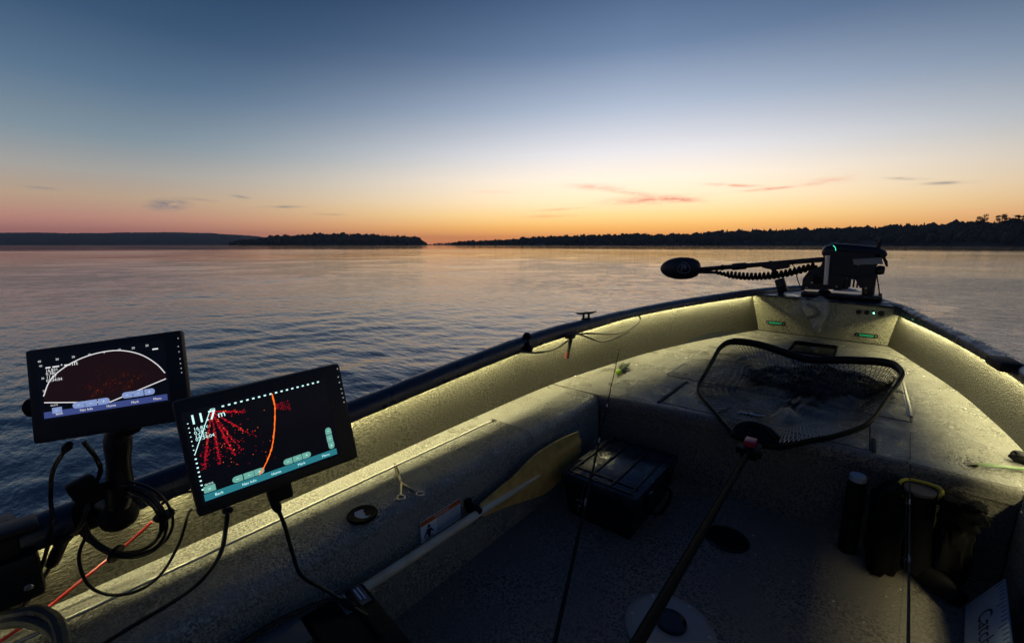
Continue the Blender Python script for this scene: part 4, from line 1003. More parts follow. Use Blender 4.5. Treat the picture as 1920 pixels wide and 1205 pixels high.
# mounting arms
A1 = Pm('arm')
ma = empty('display_mount_arm', (-1.47,.12,.60), 'thick black double-ball arm holding up the left display', 'mount arm')
top1 = Vector(PT['scr1'][0])-Vector(PT['scr1'][1][1])*.095-Vector(PT['scr1'][1][2])*.05
MB().tube([top1,(A1[0]+top1)/2,A1[0]],[.024,.020,.018],12).build('upper_ball_stem', RUBBER, ma)
MB().tube(spl([A1[0]+Vector((0,0,.01)),A1[1],A1[2],A1[3]],5),[.026,.032,.034,.034,.033,.031,.030,.030,.031,.033,.034,.034,.033,.032,.030,.026],16,squash=(1,.8)).build('arm_body', BLACK, ma)
MB().lathe([(.036,0),(.040,.015),(.036,.03),(.024,.05),(.0001,.05)],20,zto(A1[3]-Vector((.03,0,.05)),(.3,0,1))).build('lower_ball_clamp', RUBBER, ma)
MB().tube([A1[3]-Vector((.02,0,.03)),Vector((-1.48,.11,.63))],[.03,.04],12).box((-1.54,.05,.585),(-1.45,.17,.655),.012).build('rail_clamp', BLACK, ma)
kd = A1[2]+Vector((.03,-.055,.02))
MB().tube([A1[2],kd],.010,8).box((-.016,-.030,-.034),(.016,.020,.034),.01,Matrix.Translation(kd)@Matrix.Rotation(.3,4,'X')).build('clamp_wing_knob', RUBBER, ma)
mb2 = empty('display_mount_arm', (-1.49,.36,.62), 'short black arm behind the nearer display, clamped to the rail', 'mount arm')
bk = Vector(PT['scr2'][0])-Vector(PT['scr2'][1][2])*.07
MB().tube([bk,bk+Vector((-.10,.0,-.05)),Vector((-1.44,.37,.74))],[.024,.030,.028],12).build('arm_body', BLACK, mb2)
MB().tube([(-1.44,.37,.76),(-1.47,.37,.66)],[.028,.032],12).box((-1.545,.31,.60),(-1.445,.43,.672),.012).build('rail_clamp', BLACK, mb2)
# clamp at the left edge of the picture
rc = empty('rail_clamp_bracket', (-1.50,-.06,.58), 'black clamp bracket on the rail at the left picture edge', 'bracket')
MB().box((-1.56,-.24,.52),(-1.43,-.045,.655),.014).build('bracket_body', BLACK, rc)
MB().box((-1.47,-.16,.652),(-1.40,-.01,.672),.008,).build('bracket_lever', BLACK, rc)
MB().box((-1.455,-.13,.49),(-1.405,-.02,.60),.012).build('bracket_jaw', BLACK, rc)
MB().lathe([(.008,0),(.006,.003),(.0001,.004)],8,zto((-1.404,-.045,.525),(1,0,0))).build('screw', SCREW, rc)
# cables
def cable(pts, r, label, name='cable', m=CORD, n=8, cat='cable', plugs=()):
    P_ = spl(pts,n); k_ = len(P_)
    o = MB().tube(P_,[r*(1+.05*math.sin(i*1.7)) for i in range(k_)],8).build(name,m)
    for f0, f1, rr in plugs:
        a_, b_ = int(f0*(k_-1)), max(int(f0*(k_-1))+1,int(f1*(k_-1))); seg = P_[a_:b_+1]
        MB().tube(seg,[rr*(.7 if i in (0,len(seg)-1) else 1) for i in range(len(seg))],10).build('connector',RUBBER,o)
    return tag(o,label,cat)
cable(PT['cab_a'], .0042, 'thin black cable hanging from the left corner of the farther display', plugs=((0,.05,.009),))
cable(PT['cab_b'], .0046, 'black cable running from the farther display past its mount arm', plugs=((.52,.70,.013),))
cable(PT['cab_d'], .0038, 'thin black cable drooping in a wide loop below the coil')
cable(PT['cab_e'], .0050, 'thick black cable curving from under the nearer display across the side deck', plugs=((0,.08,.011),))
cable(PT['cab_f'], .0047, 'black cable dropping from the nearer display plug to the dark case', plugs=((0,.10,.010),(.80,.90,.010)))
cable(PT['cab_g'], .0042, 'short black cable from the coil to behind the nearer display')
REDC = mat('red cable sheath', (.42,.022,.02), .4)
cable(PT['cab_red'], .0042, 'red power cable running along the side panel', 'cable', REDC)
HOSE = mat('grey green hose', (.085,.088,.07), .5)
cable(PT['hose1'], .0125, 'upper thick grey hose looping at the bottom left corner', 'hose', HOSE, 8, 'hose')
cable(PT['hose2'], .0125, 'lower thick grey hose beneath the other at the bottom left corner', 'hose', HOSE, 8, 'hose')
cc_ = Vector(PT['coil'][0]); cp_ = []
ux = Vector((math.cos(YAW),math.sin(YAW),0)); uz = Vector((.12,0,1)).normalized()
rg = random.Random(5)
TN = 7
offs = [(rg.uniform(-.014,.012),rg.uniform(-.012,.012),rg.uniform(.84,1.06)) for _ in range(TN+1)]
for i in range(TN*40+1):
    u = i/40; k = int(min(u,TN-.001)); f = u-k; f = f*f*(3-2*f)
    o0, o1 = offs[k], offs[k+1]
    dx0 = o0[0]+(o1[0]-o0[0])*f; dz0 = o0[1]+(o1[1]-o0[1])*f; R_ = .112*(o0[2]+(o1[2]-o0[2])*f); a = u*2*math.pi+1.2
    cp_.append(cc_+ux*(dx0+R_*math.cos(a))+uz*(dz0+R_*.93*math.sin(a))+Vector((.004*k-.01,0,0)))
coil_o = tag(MB().tube(cp_,.0035,7).build('cable_coil',CORD),'coiled black cable hung from the display mount','cable')
for a in (.2,2.3,4.4):
    pc_ = cc_+ux*.106*math.cos(a)+uz*.1*math.sin(a); MB().tube([pc_-ux*.004*math.sin(a)+uz*.004*math.cos(a),pc_+ux*.004*math.sin(a)-uz*.004*math.cos(a)],.022,10).build('cable_tie',RUBBER,coil_o)

# ------------------------------------------------------------------ landing net
NETF = mat('black net frame', (.008,.008,.009), .42, spec=.15); NETM = mat('dark rubber coated mesh', (.014,.014,.015), .3)
HND = mat('dark anodised handle', (.012,.012,.011), .25, spec=.003)
REDB = mat('red plastic button', (.50,.02,.045), .35)
net = empty('landing_net', (-.3,2.1,.41), 'large black landing net propped over the front deck', 'landing net')
hoop = spl(PT['hoop'],6,closed=True)
MB().tube(hoop,[.0155+.006*max(0,(p.y-2.6)/.6) for p in hoop],10,closed=True,squash=(.55,1.15)).build('hoop', NETF, net)
yk = spl(PT['yoke'],6)
MB().tube(yk,.015,10).build('yoke', NETF, net)
yp = [Vector(p) for p in PT['yoke']]
fill = [yp[0],yp[1],yp[2],yp[3],yp[4],Vector((-.21,2.155,.41)),Vector((-.30,2.10,.41))]
fm_ = MB(); n = len(fill); fm_.add(fill+[p+Vector((0,.012,-.012)) for p in fill],[tuple(range(n)),tuple(range(2*n-1,n-1,-1))]+[(i,(i+1)%n,n+(i+1)%n,n+i) for i in range(n)]); fm_.build('yoke_plate', NETF, net)
nh = [Vector(p) for p in PT['nethandle']]
MB().tube([nh[0]+Vector((-.01,.14,.0)),nh[0],nh[0].lerp(nh[1],.35),nh[1],nh[2]],[.011,.011,.011,.0118,.012],14).build('handle', HND, net)
MB().box((-.034,-.05,-.026),(.034,.05,.020),.008,Matrix.Translation(nh[0]+Vector((.005,.02,.0)))).build('handle_lock', RUBBER, net)
MB().box((-.022,-.030,0),(.022,.030,.026),.005,Matrix.Translation(nh[0]+Vector((-.002,.03,.018)))).build('release_button', REDB, net)
MB().box((-.05,-.012,-.016),(-.028,.020,.012),.004,Matrix.Translation(nh[0]+Vector((0,.0,0)))).box((.03,-.012,-.016),(.05,.030,.012),.004,Matrix.Translation(nh[0]+Vector((0,.0,0)))).build('lock_lever', RUBBER, net)
ga = Vector(PT['gather'][0]); na = 150; nrr = 26; rows = []
hl_ = spl(PT['hoop'],12,closed=True)
for r_ in range(nrr+1):
    u = r_/nrr; row = []
    for j in range(na):
        jj = (j+.5*(r_ % 2))/na*len(hl_); k = int(jj) % len(hl_); p = hl_[k].lerp(hl_[(k+1) % len(hl_)], jj-int(jj))
        q = p.lerp(ga, u**.85*.96)
        dzz = (p.z-.425); z = .425+dzz*max(0,1-u*2.6)**1.4
        q.z = z
        nv = noise.noise_vector(Vector((q.x*5,q.y*5,j*.02)))
        amp = .055*math.sin(math.pi*min(1,u*1.1)); q += Vector((nv.x*amp,nv.y*amp,abs(nv.z)*amp*.9*(u > .15)))
        fold = math.sin(j/na*2*math.pi*17+noise.noise(Vector((j*.05,0,0)))*3)
        q.z += .028*max(0,fold)*max(0,u-.2)*(1.5-u) + .05*max(0,u-.6)*abs(math.sin(j*.9))
        q.z = max(q.z,.4215)
        row.append(q)
    rows.append(row)
nm = MB()
def strand(a, b, r=.0015):
    d = (b-a)
    if d.length < 1e-5: return
    d.normalize(); n1 = d.orthogonal().normalized(); n2 = d.cross(n1)
    ring = [n1*r, (n1*-.5+n2*.866)*r, (n1*-.5-n2*.866)*r]
    nm.add([a+x for x in ring]+[b+x for x in ring],[(0,1,4,3),(1,2,5,4),(2,0,3,5)])
for r_ in range(nrr):
    for j in range(na):
        if r_ % 2 == 0: c1_, c2_ = (j-1) % na, j
        else: c1_, c2_ = j, (j+1) % na
        strand(rows[r_][j], rows[r_+1][c1_]); strand(rows[r_][j], rows[r_+1][c2_])
hx = ga+Vector((-.02,-.10,0)); rgn = random.Random(8)
def heap(u, v, ph):     # the slack of the bag lies bunched in folds at the far side of the hoop
    q = Vector((hx.x+u*.38, hx.y+v*.28+.10*u, 0)); e_ = max(0,1-u*u-v*v)
    q += noise.noise_vector(Vector((u*3.1+ph,v*3.3,ph)))*.07; h_ = noise.noise(Vector((u*4+ph*2,v*5,1)))
    q.z = .4235+e_**.6*(.035+.10*abs(h_)+.05*ph); return q
for ph in (0,.7):
    nu, nv_ = 52, 34; gr_ = [[heap(-1+2*(i+.5*(j % 2))/nu,-1+2*j/nv_,ph) for i in range(nu)] for j in range(nv_+1)]
    for j in range(nv_):
        for i in range(1,nu-1):
            u_, v__ = -1+2*i/nu, -1+2*j/nv_
            if u_*u_+v__*v__ > 1: continue
            strand(gr_[j][i], gr_[j+1][i]); strand(gr_[j][i], gr_[j+1][i-1 if j % 2 == 0 else i+1])
tag(nm.build('net_bag', NETM, net, smooth=False), kind='stuff')
for k in (2,9,17,19):   # webbing tabs holding the bag to the hoop
    p = Vector(PT['hoop'][k]); q = p.lerp(ga,.12); q.z = max(.43,p.z-.07); MB().tube([p,q],[.010,.004],6,squash=(1,.4)).build('webbing_tab', NETF, net)

# ------------------------------------------------------------------ rods
BLANK = mat('dark graphite rod', (.022,.021,.02), .3, spec=.0); PALE = mat('worn rod blank', (.07,.066,.058), .4, spec=.0); LINE = mat('pale fishing line', (.10,.105,.10), .5, spec=.1)
def rod(pts, r0, r1, guides, label, side, blank):
    a, b, = Vector(pts[0]), Vector(pts[1]); d = (b-a).normalized(); ext = b+d*.25
    e = empty('fishing_rod', ext, label, 'fishing rod')
    MB().tube([a,a.lerp(b,.25),a.lerp(b,.5),a.lerp(b,.75),b,ext],[r0,r0+(r1-r0)*.3,r0+(r1-r0)*.55,r0+(r1-r0)*.8,r1,r1*1.1],10).build('blank', blank, e)
    prev = a
    for t, rr_ in guides:
        c = a.lerp(b,t)+side*(rr_+.008); ring = []
        u1 = d.orthogonal().normalized(); u2 = d.cross(u1)
        ring = [c+u1*rr_*math.cos(k*math.pi/8)+u2*rr_*math.sin(k*math.pi/8) for k in range(16)]
        MB().tube(ring,max(.0012,rr_*.16),6,closed=True).tube([a.lerp(b,t)-d*.012,c-side*rr_],.0011,5).tube([a.lerp(b,t)+d*.014,c-side*rr_],.0011,5).build('line_guide', GLOSSB, e)
        MB().tube([a.lerp(b,t)-d*.02,a.lerp(b,t)+d*.02],r0+(r1-r0)*t+.0008,8).build('guide_wrap', GLOSSB, e)
    ln = [a]+[a.lerp(b,t)+side*(rr_+.006) for t, rr_ in guides]+[ext+side*.03]
    MB().tube(ln,.0004,4).build('line', LINE, e)
    return e
rod(PT['rodL'], .0013, .0052, [(.12,.0035),(.24,.004),(.38,.005),(.50,.006),(.64,.008),(.806,.0115)], 'fishing rod leaning towards the port rail, left of the tackle box', Vector((-.62,-.50,.05)).normalized(), BLANK)
rod(PT['rodR'], .0011, .0034, [(.25,.003),(.5,.004),(.75,.005)], 'thin fishing rod standing out against the gear bag on the right', Vector((-.75,-.55,-.1)).normalized(), PALE)

# ------------------------------------------------------------------ wooden paddle
WOOD = mat('varnished paddle wood', (.80,.49,.13), .42, bump=(60,.3,.001,(6,.6,6)), var=[(22,(.66,.37,.09),.42,.62)]); SHW = mat('pale worn paddle shaft', (.78,.66,.47), .5, bump=(60,.3,.001), var=[(14,(.64,.53,.36),.4,.65)])
pd = empty('wooden_paddle', (-1.085,1.1,.15), 'yellow wooden paddle clipped against the port side box', 'paddle')
tp, bt_ = Pm('paddletop'), Pm('paddlebot'); tps, bts = spl(tp,5), spl(bt_,5)
rows = []
for a_, b_ in zip(tps,bts):
    row = []
    for k in range(9):
        u = k/8; q = a_.lerp(b_,u); th = .0035+.012*math.exp(-((u-.5)/.16)**2); row.append(q+Vector((th,0,0)))
    for k in range(8,-1,-1):
        u = k/8; q = a_.lerp(b_,u); th = .0035+.008*math.exp(-((u-.5)/.16)**2); row.append(q-Vector((th,0,0)))
    rows.append(row)
bm_ = MB().loft(rows,True); nn_ = len(rows[0]); bm_.add(rows[0],[tuple(range(nn_))]); bm_.build('blade', WOOD, pd)
pc = Pm('paddle')
cA = tps[-1].lerp(bts[-1],.5); cT = tps[8].lerp(bts[8],.52)
MB().tube([cT+Vector((.004,0,0)),cA.lerp(cT,.5)+Vector((.008,0,0)),cA+Vector((.004,0,0)),pc[6],pc[7]],[.004,.012,.0165,.0165,.0165],14).build('shaft', SHW, pd)
clp = empty('paddle_clip', (-1.14,1.06,.25), 'small black clip on the side box holding the paddle shaft', 'clip')
q = cA.lerp(pc[6],.04)
MB().box((-1.143,q.y-.011,q.z-.012),(-1.066,q.y+.011,q.z+.024),.005).build('clip_jaw', RUBBER, clp)
MB().box((-1.145,q.y-.016,q.z+.010),(-1.128,q.y+.016,q.z+.040),.004).build('clip_plate', RUBBER, clp)

# ------------------------------------------------------------------ tackle box
TBX = mat('black tackle box plastic', (.008,.010,.013), .35, bump=(120,.2,.001), spec=.3)
CSX = mat('black case plastic', (.007,.007,.008), .5, bump=(120,.2,.001), spec=.08); TBL = mat('black lid with painted sky sheen', (.014,.020,.032), .26, bump=(40,.25,.003), rvar=(12,.42,.62,.16,.42))  # the lid's blue tint puts the sky's sheen into its colour
tb = empty('tackle_box', (-.84,1.87,0), 'black lidded tackle box on the floor below the front deck', 'tackle box')
X0,X1,Y0,Y1,H_ = -1.02,-.645,1.615,2.125,.232
rows = []
for z, k in ((.002,.036),(.02,.028),(.17,.008),(.185,.004)):
    rows.append([Vector(v) for v in ((X0+k,Y0+k,z),(X1-k,Y0+k,z),(X1-k,Y1-k,z),(X0+k,Y1-k,z))])
bb = MB().loft(rows,True); bb.add(rows[0],[(0,1,2,3)]); bb.build('body', TBX, tb, smooth=False)
ld = MB().box((X0-.006,Y0-.006,.183),(X1+.006,Y1+.006,H_),.014).build('lid', TBL, tb)
rb_ = MB()
for x in (X0+.035,X0+.13,X0+.245,X1-.035): rb_.box((x-.006,Y0+.02,H_-.002),(x+.006,Y1-.02,H_+.007),.003)
for y in (Y0+.022,Y0+.075,Y1-.03): rb_.box((X0+.02,y-.006,H_-.002),(X1-.02,y+.006,H_+.0058),.003)
rb_.build('lid_ribs', TBX, ld)
for x in (X0+.10,X1-.10):
    l_ = MB().box((x-.030,Y0-.020,.135),(x+.030,Y0-.004,.212),.005).build('latch', GLOSSB, tb)
for y in (Y0+.12,Y1-.12): MB().box((X1+.004,y-.026,.13),(X1+.020,y+.026,.21),.005).build('latch', GLOSSB, tb)
MB().tube(spl([(X1-.02,Y0+.14,.12),(X1+.03,Y0+.15,.10),(X1+.035,Y0+.25,.07),(X1+.03,Y1-.15,.10),(X1-.02,Y1-.14,.12)],6),.009,8).build('handle', RUBBER, tb)

# ------------------------------------------------------------------ small things on the port side deck
FORC = mat('forceps steel', (.48,.46,.42), .22, 1.0)
fp = [Vector(p) for p in PT['forceps']]
for p in fp: p.z = DZ+.0085
fo = empty('forceps', fp[1], 'steel locking forceps lying open on the port side deck', 'forceps')
for k, (rg_, sx) in enumerate(((fp[2],-1),(fp[3],1))):
    tip = fp[0]+Vector((.002*sx,.002*sx,0)); dd = (rg_-fp[1]).normalized()
    c = rg_; s_ = c-dd*.014
    arm = MB().tube([tip,fp[1].lerp(tip,.5)+Vector((.003*sx,.003*sx,0)),fp[1],s_],[.0022,.0036,.0048,.0034],8)
    arm.tube([c+Vector((.0155*math.cos(a*.3927),.0125*math.sin(a*.3927),0)) for a in range(16)],.0030,6,closed=True)
    arm.build('arm', FORC, fo)
MB().lathe([(.0045,0),(.004,.003),(.0001,.004)],10,Matrix.Translation(fp[1]+Vector((0,0,.002)))).build('pivot', FORC, fo)
LIME = mat('lime green soft bait', (.30,.52,.02), .3); DKG = mat('dark green skirt', (.05,.09,.025), .5)
lp, lq = map(Vector, PT['lure'])
lu = empty('fishing_lure', lp, 'lime green lure lying on the deck beside the rod', 'lure')
MB().lathe([(max(.0001,.023*math.sin(math.pi*k/10)),-.020*math.cos(math.pi*k/10)) for k in range(11)],16,Matrix.Translation(lp+Vector((0,0,.004)))).build('lure_head', LIME, lu)
sk = MB()
for k in range(16):
    o_ = Vector((rg.gauss(0,.012),rg.gauss(0,.02),abs(rg.gauss(0,.010)))); sk.tube([lp+Vector((-.01,.02,.004)),lp.lerp(lq,.6)+o_,lq+Vector((-.01,.03,-.005))+o_*1.3],[.006,.007,.001],5)
sk.build('lure_skirt', DKG, lu)
# rope along the rail with its clip
RP = mat('dark braided rope', (.030,.028,.026), .8, bump=(400,.8,.002)); RPR = mat('red rope end', (.16,.03,.02), .7)
ro = empty('mooring_line', PT['clipk'][0], 'thin dark line looped and clipped under the port rail', 'rope')
for k in ('rope1','rope2','rope3'): MB().tube(spl(PT[k],6),.0060,7).build('line_loop', RP, ro)
tl = Pm('tail'); MB().tube([tl[0],tl[1],tl[1].lerp(tl[2],.55)],[.016,.011,.011],8).build('line_tail', RP, ro); MB().tube([tl[1].lerp(tl[2],.5),tl[2]],[.013,.016],8).build('tail_end', RPR, ro)
k0 = Vector(PT['clipk'][0]); MB().box((-.026,-.030,-.016),(.02,.03,.016),.006,Matrix.Translation(k0)).tube([k0+Vector((0,-.05,.012)),k0+Vector((0,.05,.012))],.009,8).build('cleat_clip', BLACK, ro)

# ------------------------------------------------------------------ clear plastic bag on the bow panel
PLB = bpy.data.materials.new('clear crinkled plastic'); PLB.use_nodes = True; t = PLB.node_tree; p_ = t.nodes['Principled BSDF']
p_.inputs['Base Color'].default_value = (.75,.76,.74,1); p_.inputs['Roughness'].default_value = .1; p_.inputs['Alpha'].default_value = .20
p_.inputs['Specular IOR Level'].default_value = .9
bgc = [Vector(p) for p in PT['bagpl']]
ctr = sum(bgc,Vector())/5
bag = empty('plastic_bag', (ctr.x,4.99,ctr.z-.12), 'crumpled clear plastic bag stuck on the bow panel', 'plastic bag')
def ridge(v): return 1-abs(noise.noise(v))*2
for sgn in (-1, 1):     # front and back film, creased, gathered to a tail below
    rows = []
    for i in range(46):
        v_ = i/45; wd = .115*(1-v_)**.55*(.75+.25*math.sin(v_*5)) + .022; row = []
        for j in range(40):
            u = -1+2*j/39; q = Vector((ctr.x+.02+u*wd+.05*v_, 0, ctr.z+.115-.30*v_+.02*math.sin(u*4)))
            s3 = Vector((q.x*9,sgn*.7,q.z*7)); cr_ = ridge(s3)*.5+ridge(s3*2.1)*.3+ridge(s3*4.3)*.18
            puff = .050*max(0,1-u*u)**.6*math.sin(math.pi*min(1,v_*1.25+.12))
            q.y = 4.972+sgn*puff*(.55 if sgn > 0 else 1.0)-.036*cr_*max(0,1-u**4)
            q.x += .012*noise.noise(s3*1.7); q.z += .014*noise.noise(s3*1.3+Vector((5,0,0)))
            q.y = min(q.y, pl_y(q.x,q.z)-.006); row.append(q)
        rows.append(row)
    MB().loft(rows).build('bag_film', PLB, bag, angle=180)
rows = []
for i in range(8):
    row = []
    for j in range(7):
        u, v_ = i/7, j/6; q = Vector((ctr.x-.17+.16*u,4.975-.012*math.sin(u*7+v_*4),ctr.z+.03-.11*v_+.07*u)); q2 = q+noise.noise_vector(q*18)*.010; q2.y = min(q2.y, pl_y(q2.x,q2.z)-.004); row.append(q2)
    rows.append(row)
MB().loft(rows).build('bag_flap', PLB, bag)
PLI = mat('grey packed part', (.06,.065,.06), .3)
MB().tube(spl([(ctr.x-.03,4.97,ctr.z+.05),(ctr.x+.04,4.95,ctr.z+.01),(ctr.x+.05,4.96,ctr.z-.05),(ctr.x-.01,4.96,ctr.z-.085)],5),[.02]*5+[.026]*5+[.016]*6,8).build('packed_part', PLI, bag)

# ------------------------------------------------------------------ gear at the starboard side
WCAP = mat('pale cap', (.42,.43,.42), .5); DCL = mat('black fabric', (.008,.008,.009), .85, bump=(220,.6,.003), spec=.08); YEL = mat('yellow trim', (.62,.48,.02), .5); LIN = mat('beige lining', (.22,.17,.11), .9)
t0, t1_ = map(Vector, PT['tube1'])
fl = empty('drink_flask', (t1_.x,2.2,0), 'black flask with pale cap standing by the deck riser', 'flask')
MB().lathe([(.031,.001),(.033,.008),(.033,.30),(.029,.32),(.028,.328),(.0001,.328)],24,Matrix.Translation((t0.x+.008,2.19,0))).build('flask_body', RUBBER, fl)
MB().lathe([(.027,.326),(.029,.330),(.029,.350),(.026,.355),(.0001,.356)],24,Matrix.Translation((t0.x+.008,2.19,0))).build('flask_cap', WCAP, fl)
def lump(c, s, seed, k=.28):
    bm = bmesh.new(); bmesh.ops.create_icosphere(bm, subdivisions=4, radius=1)
    for v in bm.verts:
        n_ = v.co.copy(); q = 1+k*noise.noise(n_*1.8+Vector((seed,0,0)))+k*.5*noise.noise(n_*4.5+Vector((0,seed,0)))
        e_ = Vector([math.copysign(abs(a)**.72,a) for a in n_]); v.co = Vector((c[0]+e_.x*s[0]*q, c[1]+e_.y*s[1]*q, max(.002,c[2]+e_.z*s[2]*q)))
    return MB().bm(bm)
gb = empty('gear_bag', (.19,2.1,0), 'slumped black gear bag between the flask and the yellow-trimmed boot', 'bag')
lump((.175,2.15,.18),(.058,.09,.19),3).build('bag_body', DCL, gb)
MB().tube(spl([(.15,2.05,.33),(.17,2.02,.39),(.21,2.03,.40),(.23,2.07,.34)],6),.010,8,squash=(1.6,.5)).build('carry_strap', DCL, gb)
m2, m3 = Vector(PT['mess'][2]), Vector(PT['mess'][3])
bo = empty('rubber_boot', (.30,2.12,0), 'black boot with a yellow trimmed opening', 'boot')
ax0 = Vector((.02,-.10,.99)).normalized(); top = Vector((m2.x+.005,2.15,m2.z-.01)); bot = Vector((.285,2.17,.04))
MB().tube([bot,bot.lerp(top,.5),top],[.048,.042,.050],18,cap=False).tube([Vector((.285,2.19,.045)),Vector((.35,2.12,.04)),Vector((.40,2.07,.035))],[.045,.042,.030],14).build('boot_shell', RUBBER, bo)
ringp = [top+Vector((.054*math.cos(k*math.pi/12)*(1+.18*math.sin(2*k*math.pi/12+.6)),.050*math.sin(k*math.pi/12),.030*math.sin(k*math.pi/12)+.012*math.cos(2*k*math.pi/12))) for k in range(-1,17)]
MB().tube(ringp,.0062,8).build('yellow_trim', YEL, bo)
MB().lathe([(.047,.012),(.046,-.02),(.03,-.05),(.0001,-.05)],18,Matrix.Translation(top-Vector((0,0,.004)))).build('boot_lining', LIN, bo)
jk = empty('crumpled_jacket', (.375,2.2,0), 'crumpled black jacket heaped in the starboard corner', 'jacket')
lump((.375,2.20,.16),(.055,.07,.15),9,.42).build('jacket_cloth', DCL, jk)
lump((.372,2.13,.345),(.060,.055,.042),14,.6).build('jacket_hood', DCL, jk)
# measuring board
BRD = mat('pale blue measuring board', (.50,.60,.70), .45, var=[(9,(.43,.53,.63),.4,.65)]); INK = mat('dark print', (.02,.022,.03), .5)
B0 = Vector((.415,2.085,.012)); uv = Vector((.085,.085,.150)).normalized(); vv = Vector((-.13,-.985,.04)).normalized(); nv = uv.cross(vv).normalized()*-1
uv = vv.cross(nv).normalized()*-1
if uv.x < 0: uv = -uv
nv = uv.cross(-vv)
bmx = axes(B0,uv,-vv,nv)   # local x up the slope, local -y towards the stern
brd = empty('measuring_board', B0, 'pale blue fish measuring board lettered Catch at the lower right edge', 'measuring board')
MB().box((0,-.80,-.006),(.172,0,0),.002,bmx).build('board_plate', BRD, brd)
tm = bmx@Matrix.Translation((.060,-.120,.0008))@Matrix.Rotation(-math.pi/2,4,'Z')
text_part('Catch', .085, INK, brd, 0,0,0, mtx=W[brd.name].inverted()@tm)
tkm = MB()
for k in range(30):
    w_ = .020 if k % 5 else .034; y_ = -.02-.025*k; tkm.box((.168-w_,y_-.0012,0),(.170,y_+.0012,.0007),0,bmx)
tag(tkm.build('scale_ticks', INK, brd), kind='stuff')
# tool lying on the starboard deck, black grip beside it
GRT = mat('green tool handle', (.10,.20,.05), .4)
tq = Pm('tool')
to_ = empty('fillet_tool', tq[1], 'slim tool with a green handle lying on the starboard deck', 'tool')
MB().tube([tq[1],tq[1].lerp(tq[2],.3),tq[2]],[.010,.013,.009],8,squash=(1,.5)).build('handle', GRT, to_)
MB().lathe([(.012,0),(.014,.006),(.010,.012),(.0001,.012)],14,Matrix.Translation((tq[1].x-.006,tq[1].y,DZ+.004))).build('pivot', RUBBER, to_)
MB().tube([tq[0],tq[1]],[.004,.008],8).build('jaw', DULLMETAL, to_)
gp = Vector(PT['caps'][1]); o = lump((gp.x+.02,gp.y,.435),(.045,.028,.022),5,.2).build('black_grip', RUBBER); tag(o,'rounded black grip lying at the right picture edge','grip')

# ------------------------------------------------------------------ dark case by the port side box
cs = empty('gear_case', (-.92,.42,0), 'dark case with a printed label at the bottom of the picture', 'case')
CM = Matrix.Translation((-.90,.40,0))@Matrix.Rotation(-.10,4,'Z')
MB().box((-.165,-.22,.001),(.165,.155,.27),.02,CM).build('case_body', CSX, cs)
cl_ = MB().box((-.172,-.228,.268),(.172,.162,.315),.014,CM).build('case_lid', CSX, cs)
for y in (-.12,.0,.11): MB().box((-.16,y-.008,.313),(.16,y+.008,.323),.003,CM).build('lid_rib', CSX, cl_)
l2 = MB().box((-.162,.075,.3145),(-.085,.148,.3175),0,CM).build('case_label', mat('smoked label',(.10,.10,.10),.5), cl_)
pr = MB()
for k in range(6): pr.box((-.155,.085+.010*k,.3176),(-.155+.06*rg.uniform(.6,1),.089+.010*k,.3180),0,CM)
pr.build('label_print', LBW, l2)
MB().box((-.158,-.16,.314),(-.06,-.02,.335),.012,CM).build('grey_cover', mat('blue grey cover',(.06,.075,.085),.6), cl_)
MB().tube(spl([CM@Vector((-.17,-.20,.325)),CM@Vector((-.165,-.08,.345)),CM@Vector((-.15,.05,.335)),CM@Vector((-.10,.10,.325))],6),.006,8).build('carry_cord', CORD, cs)
kn = Vector(PT['caseknob'][0]); MB().lathe([(.05,-.02),(.058,0),(.058,.04),(.045,.055),(.02,.058),(.0001,.058)],22,Matrix.Translation((kn.x+.12,kn.y-.12,.155))).tube([CM@Vector((.15,.12,.19)),Vector((kn.x+.12,kn.y-.12,.175))],.03,10).build('round_knob', RUBBER, cs)

# ------------------------------------------------------------------ crumbs and grit on the floor
GRIT = mat('pale crumbs', (.50,.48,.42), .6); rq = random.Random(12); gm = MB()
for k in range(170):
    x, y = rq.uniform(-1.1,.45), rq.uniform(.4,2.2); r_ = rq.choice((.0012,.0016,.002,.0032)); a = rq.uniform(0,6)
    gm.tube([(x,y,r_*.8),(x+r_*3*math.cos(a)*rq.random(),y+r_*3*math.sin(a)*rq.random()+.0005,r_*.8)],r_,5)
tag(gm.build('floor_crumbs', GRIT, smooth=False), 'pale crumbs and grit scattered on the boat floor', None, kind='stuff')

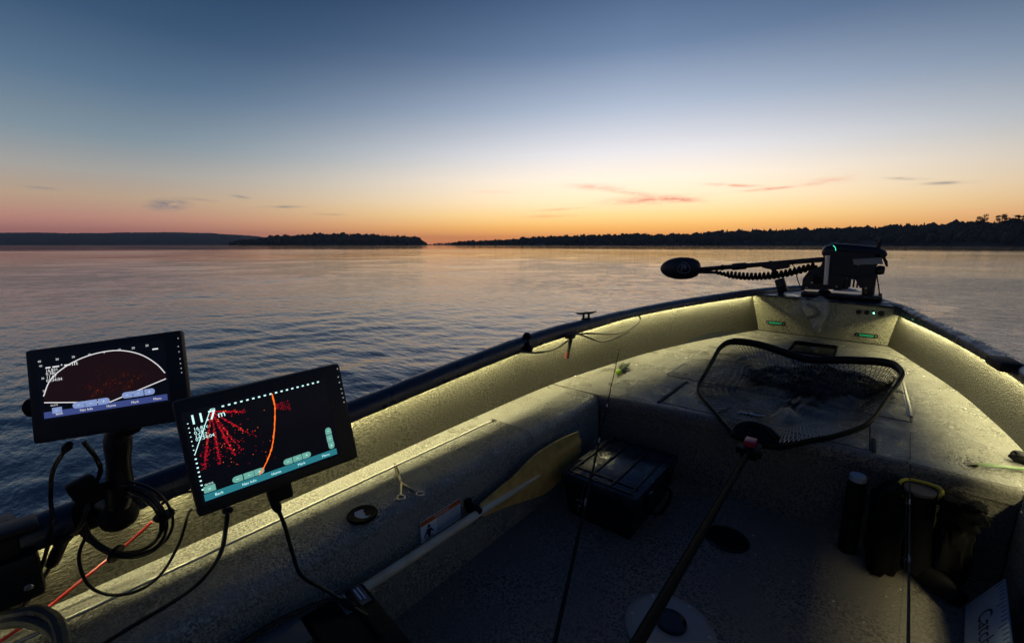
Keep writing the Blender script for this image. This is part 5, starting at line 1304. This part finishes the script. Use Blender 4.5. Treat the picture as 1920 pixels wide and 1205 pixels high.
# ------------------------------------------------------------------ dew drops on deck and rail
DROP = mat('dew drops', (.10,.105,.10), .06, spec=.9)
rw = random.Random(77); dm = MB()
def drop(x, y, z, r):
    n = 6; a0 = rw.random()*6; h = r*.55
    ring = [(x+r*math.cos(a0+k*1.047)*rw.uniform(.8,1.2), y+r*math.sin(a0+k*1.047)*rw.uniform(.8,1.2), z) for k in range(n)]
    mid = [(x+(p[0]-x)*.6, y+(p[1]-y)*.6, z+h*.75) for p in ring]
    dm.add(ring+mid+[(x,y,z+h)], [(k,(k+1)%n,n+(k+1)%n,n+k) for k in range(n)]+[(n+k,n+(k+1)%n,2*n) for k in range(n)])
def scatter(n, cx, cy, sx, sy, z, lo=.0012, hi=.0042):
    for _ in range(n):
        x, y = rw.gauss(cx,sx), rw.gauss(cy,sy)
        if noise.noise(Vector((x*9,y*9,2))) < -.02: continue
        drop(x, y, z, rw.uniform(lo,hi))
scatter(170, -1.255, 1.80, .035, .16, DZ+.0012); scatter(60, -1.26, 1.35, .03, .10, DZ+.005)
scatter(320, -.90, 2.62, .13, .22, DZ+.0052); scatter(260, -1.12, 3.0, .10, .30, DZ+.0014); scatter(200, -.8, 3.3, .12, .3, DZ+.0052)
scatter(260, .40, 3.15, .07, .40, DZ+.0014); scatter(120, .42, 2.55, .06, .08, DZ+.0016); scatter(90, .0, 2.5, .2, .08, DZ+.0052)
for _ in range(700):
    y = rw.uniform(.3,5.2); s_ = rw.random()
    if s_ < .5: drop(g(LI,y)-rw.uniform(.035,.065), y, g(LT,y)+.0005, rw.uniform(.0012,.0035))
    else: y = rw.uniform(2.6,5.2); drop(g(RI,y)+rw.uniform(.035,.065), y, g(RT,y)+.0005, rw.uniform(.0015,.0045))
tag(dm.build('dew_drops', DROP), 'scattered dew drops glinting on the deck and rails', None, kind='stuff')

# ------------------------------------------------------------------ haze over the lake
hz = bpy.data.materials.new('evening haze'); hz.use_nodes = True; t = hz.node_tree; t.nodes.clear()
vol = t.nodes.new('ShaderNodeVolumePrincipled'); vol.inputs['Color'].default_value = (.78,.88,1,1); vol.inputs['Density'].default_value = HAZE_D; vol.inputs['Anisotropy'].default_value = .1
vo = t.nodes.new('ShaderNodeOutputMaterial'); t.links.new(vol.outputs[0], vo.inputs['Volume'])
hz.cycles.homogeneous_volume = True; hz.cycles.volume_sampling = 'DISTANCE'
ho = MB().box((-5200,-5200,-3),(5200,5200,130)).build('haze', hz, smooth=False); tag(ho,'thin evening haze over the lake',None,kind='stuff')
